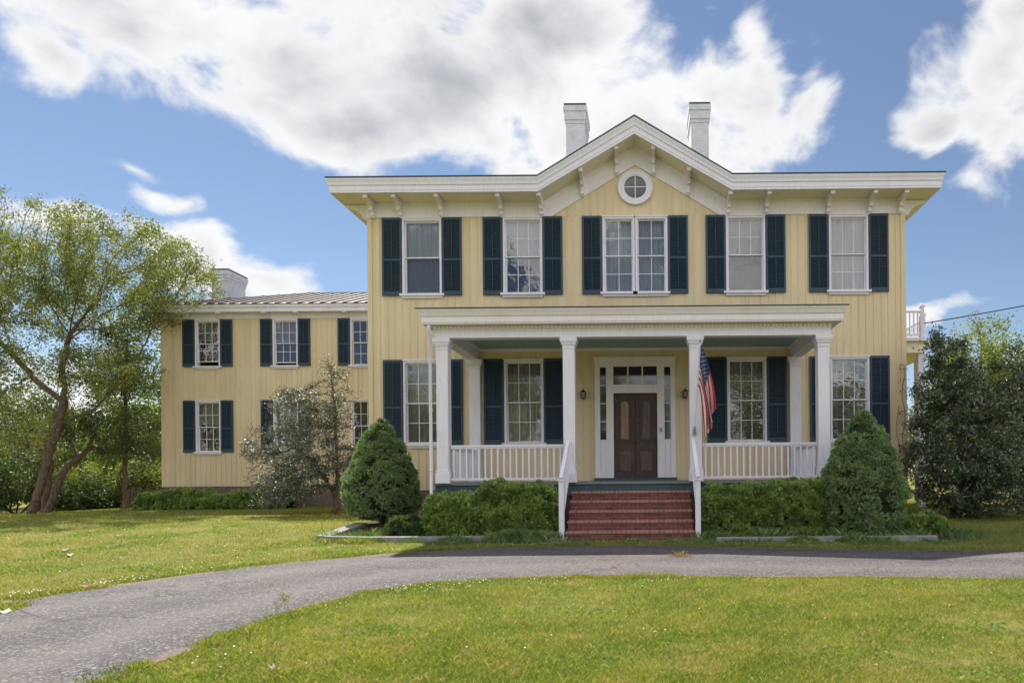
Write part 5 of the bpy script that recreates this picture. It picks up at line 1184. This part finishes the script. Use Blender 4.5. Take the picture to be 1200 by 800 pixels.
# weeds growing in the cracks of the asphalt
def crack(pts, n, sp, m, h): return strip_weeds('crack_weeds', pts, n, h, .010, m, sp)
crack([GP(285, 690), GP(312, 686), GP(327, 692), GP(332, 704), GP(322, 717), GP(300, 728)], 380, .04, M['dry'], .03); crack([GP(312, 687), GP(327, 692), GP(332, 704)], 150, .03, M['clover'], .03)
crack([GP(690, 655), GP(708, 657), GP(718, 664), GP(716, 674)], 260, .05, M['dry'], .03); crack([GP(740, 660), GP(752, 667), GP(765, 674)], 200, .05, M['dry'], .03); crack([GP(795, 646), GP(800, 655), GP(790, 652)], 320, .07, M['dry'], .055); crack([GP(722, 662), GP(708, 672)], 200, .05, M['rust'], .02)
crack([GP(708, 655), GP(722, 664), GP(742, 674)], 300, .06, M['dry'], .03); crack([GP(795, 646), GP(800, 655), GP(790, 652)], 300, .08, M['dry'], .05); crack([GP(722, 662), GP(708, 672)], 250, .06, M['rust'], .03)
# clover flowers and dandelions
def dots(name, n, region, m, r, h, nn=6):
    x, y = region(n); k = ~blocked(x, y); x, y = x[k], y[k]; z = gz(x, y) + h * (.7 + .5 * rng.random(len(x)))
    a = np.arange(nn) * 2 * math.pi / nn; rr = r * (.7 + .6 * rng.random(len(x)))
    top = np.stack([x, y, z + rr * .6], 1)[:, None]; ringp = np.stack([x[:, None] + rr[:, None] * np.cos(a), y[:, None] + rr[:, None] * np.sin(a), np.repeat(z[:, None], nn, 1)], 2); V = np.concatenate([top, ringp], 1).reshape(-1, 3)
    base = np.arange(len(x))[:, None] * (nn + 1); kk = np.arange(nn)[None]; Fc = np.stack([base + 0 * kk, base + 1 + kk, base + 1 + (kk + 1) % nn], 2).reshape(-1, 3)
    return mesh_np(name, V, Fc, m, None, None, 'stuff')
def near_line(A, sp, off): 
    def f(n):
        s = rng.integers(0, len(A) - 1, n); P = A[s] + rng.normal(size=(n, 2)) * sp + np.array([0, off]); k = (P[:, 1] > -14) & (np.abs(P[:, 0]) < 12); cl_ = np.array([mnoise.noise(Vector((a, b, 2))) for a, b in P]); k &= cl_ > -.05; return P[k, 0], P[k, 1]
    return f
dots('clover_flowers', 620, near_line(L_, .22, -.30), M['petal'], .0065, .045); dots('clover_flowers', 900, near_line(U_, .22, .3), M['petal'], .008, .055)
def area(x0, x1, y0, y1):
    def f(n): return x0 + (x1 - x0) * rng.random(n), y0 + (y1 - y0) * rng.random(n)
    return f
dots('clover_flowers', 260, area(-16, -6, -9, 2), M['petal'], .009, .05); dots('yellow_flowers', 22, area(-3, 5, -14, -10), M['yellow_petal'], .008, .04)
dots('clover_flowers', 30, area(-3.5, 7, -14.2, -10), M['petal'], .007, .045)
# a few dead leaves and scraps lying about
def dead_leaf(px, py, r, m, label):
    x, y = GP(px, py); z = float(gz(x, y)) + (.012 if in_poly(np.array([x]), np.array([y]), DP)[0] else .04); mb = MB(); V = [(x, y, z + .01)]; n = 9
    for k in range(n): a = 2 * math.pi * k / n; q = r * (1 + .35 * math.sin(3 * a + px)); V.append((x + q * math.cos(a), y + q * .8 * math.sin(a), z + .02 * math.sin(2 * a) + .015))
    mb.add(V, [(0, k + 1, (k + 1) % n + 1) for k in range(n)]); o = mb.build('dead_leaf', m, None, (x, y, z)); s = o.modifiers.new('thick', 'SOLIDIFY'); s.thickness = .004; tag(o, label, 'leaf', 'fallen leaves on the lawn and drive')
dead_leaf(97, 690, .075, M['rust'], 'rust red dead leaf at the upper edge of the driveway')
dead_leaf(2, 718, .07, M['petal'], 'pale scrap with a red rim at the left end of the driveway')
dead_leaf(75, 649, .06, M['deadleaf'], 'brown dead leaf on the left lawn')
dead_leaf(81, 654, .05, M['petal'], 'pale dead leaf on the left lawn, next to the brown one')
dead_leaf(138, 635, .08, M['rust'], 'dark brown dead leaf on the left lawn, nearest the hedge')
dead_leaf(316, 789, .018, M['petal'], 'white petal on the grass in front of the driveway bend')
dead_leaf(328, 761, .02, M['deadleaf'], 'small tan leaf on the grass beside the driveway bend')
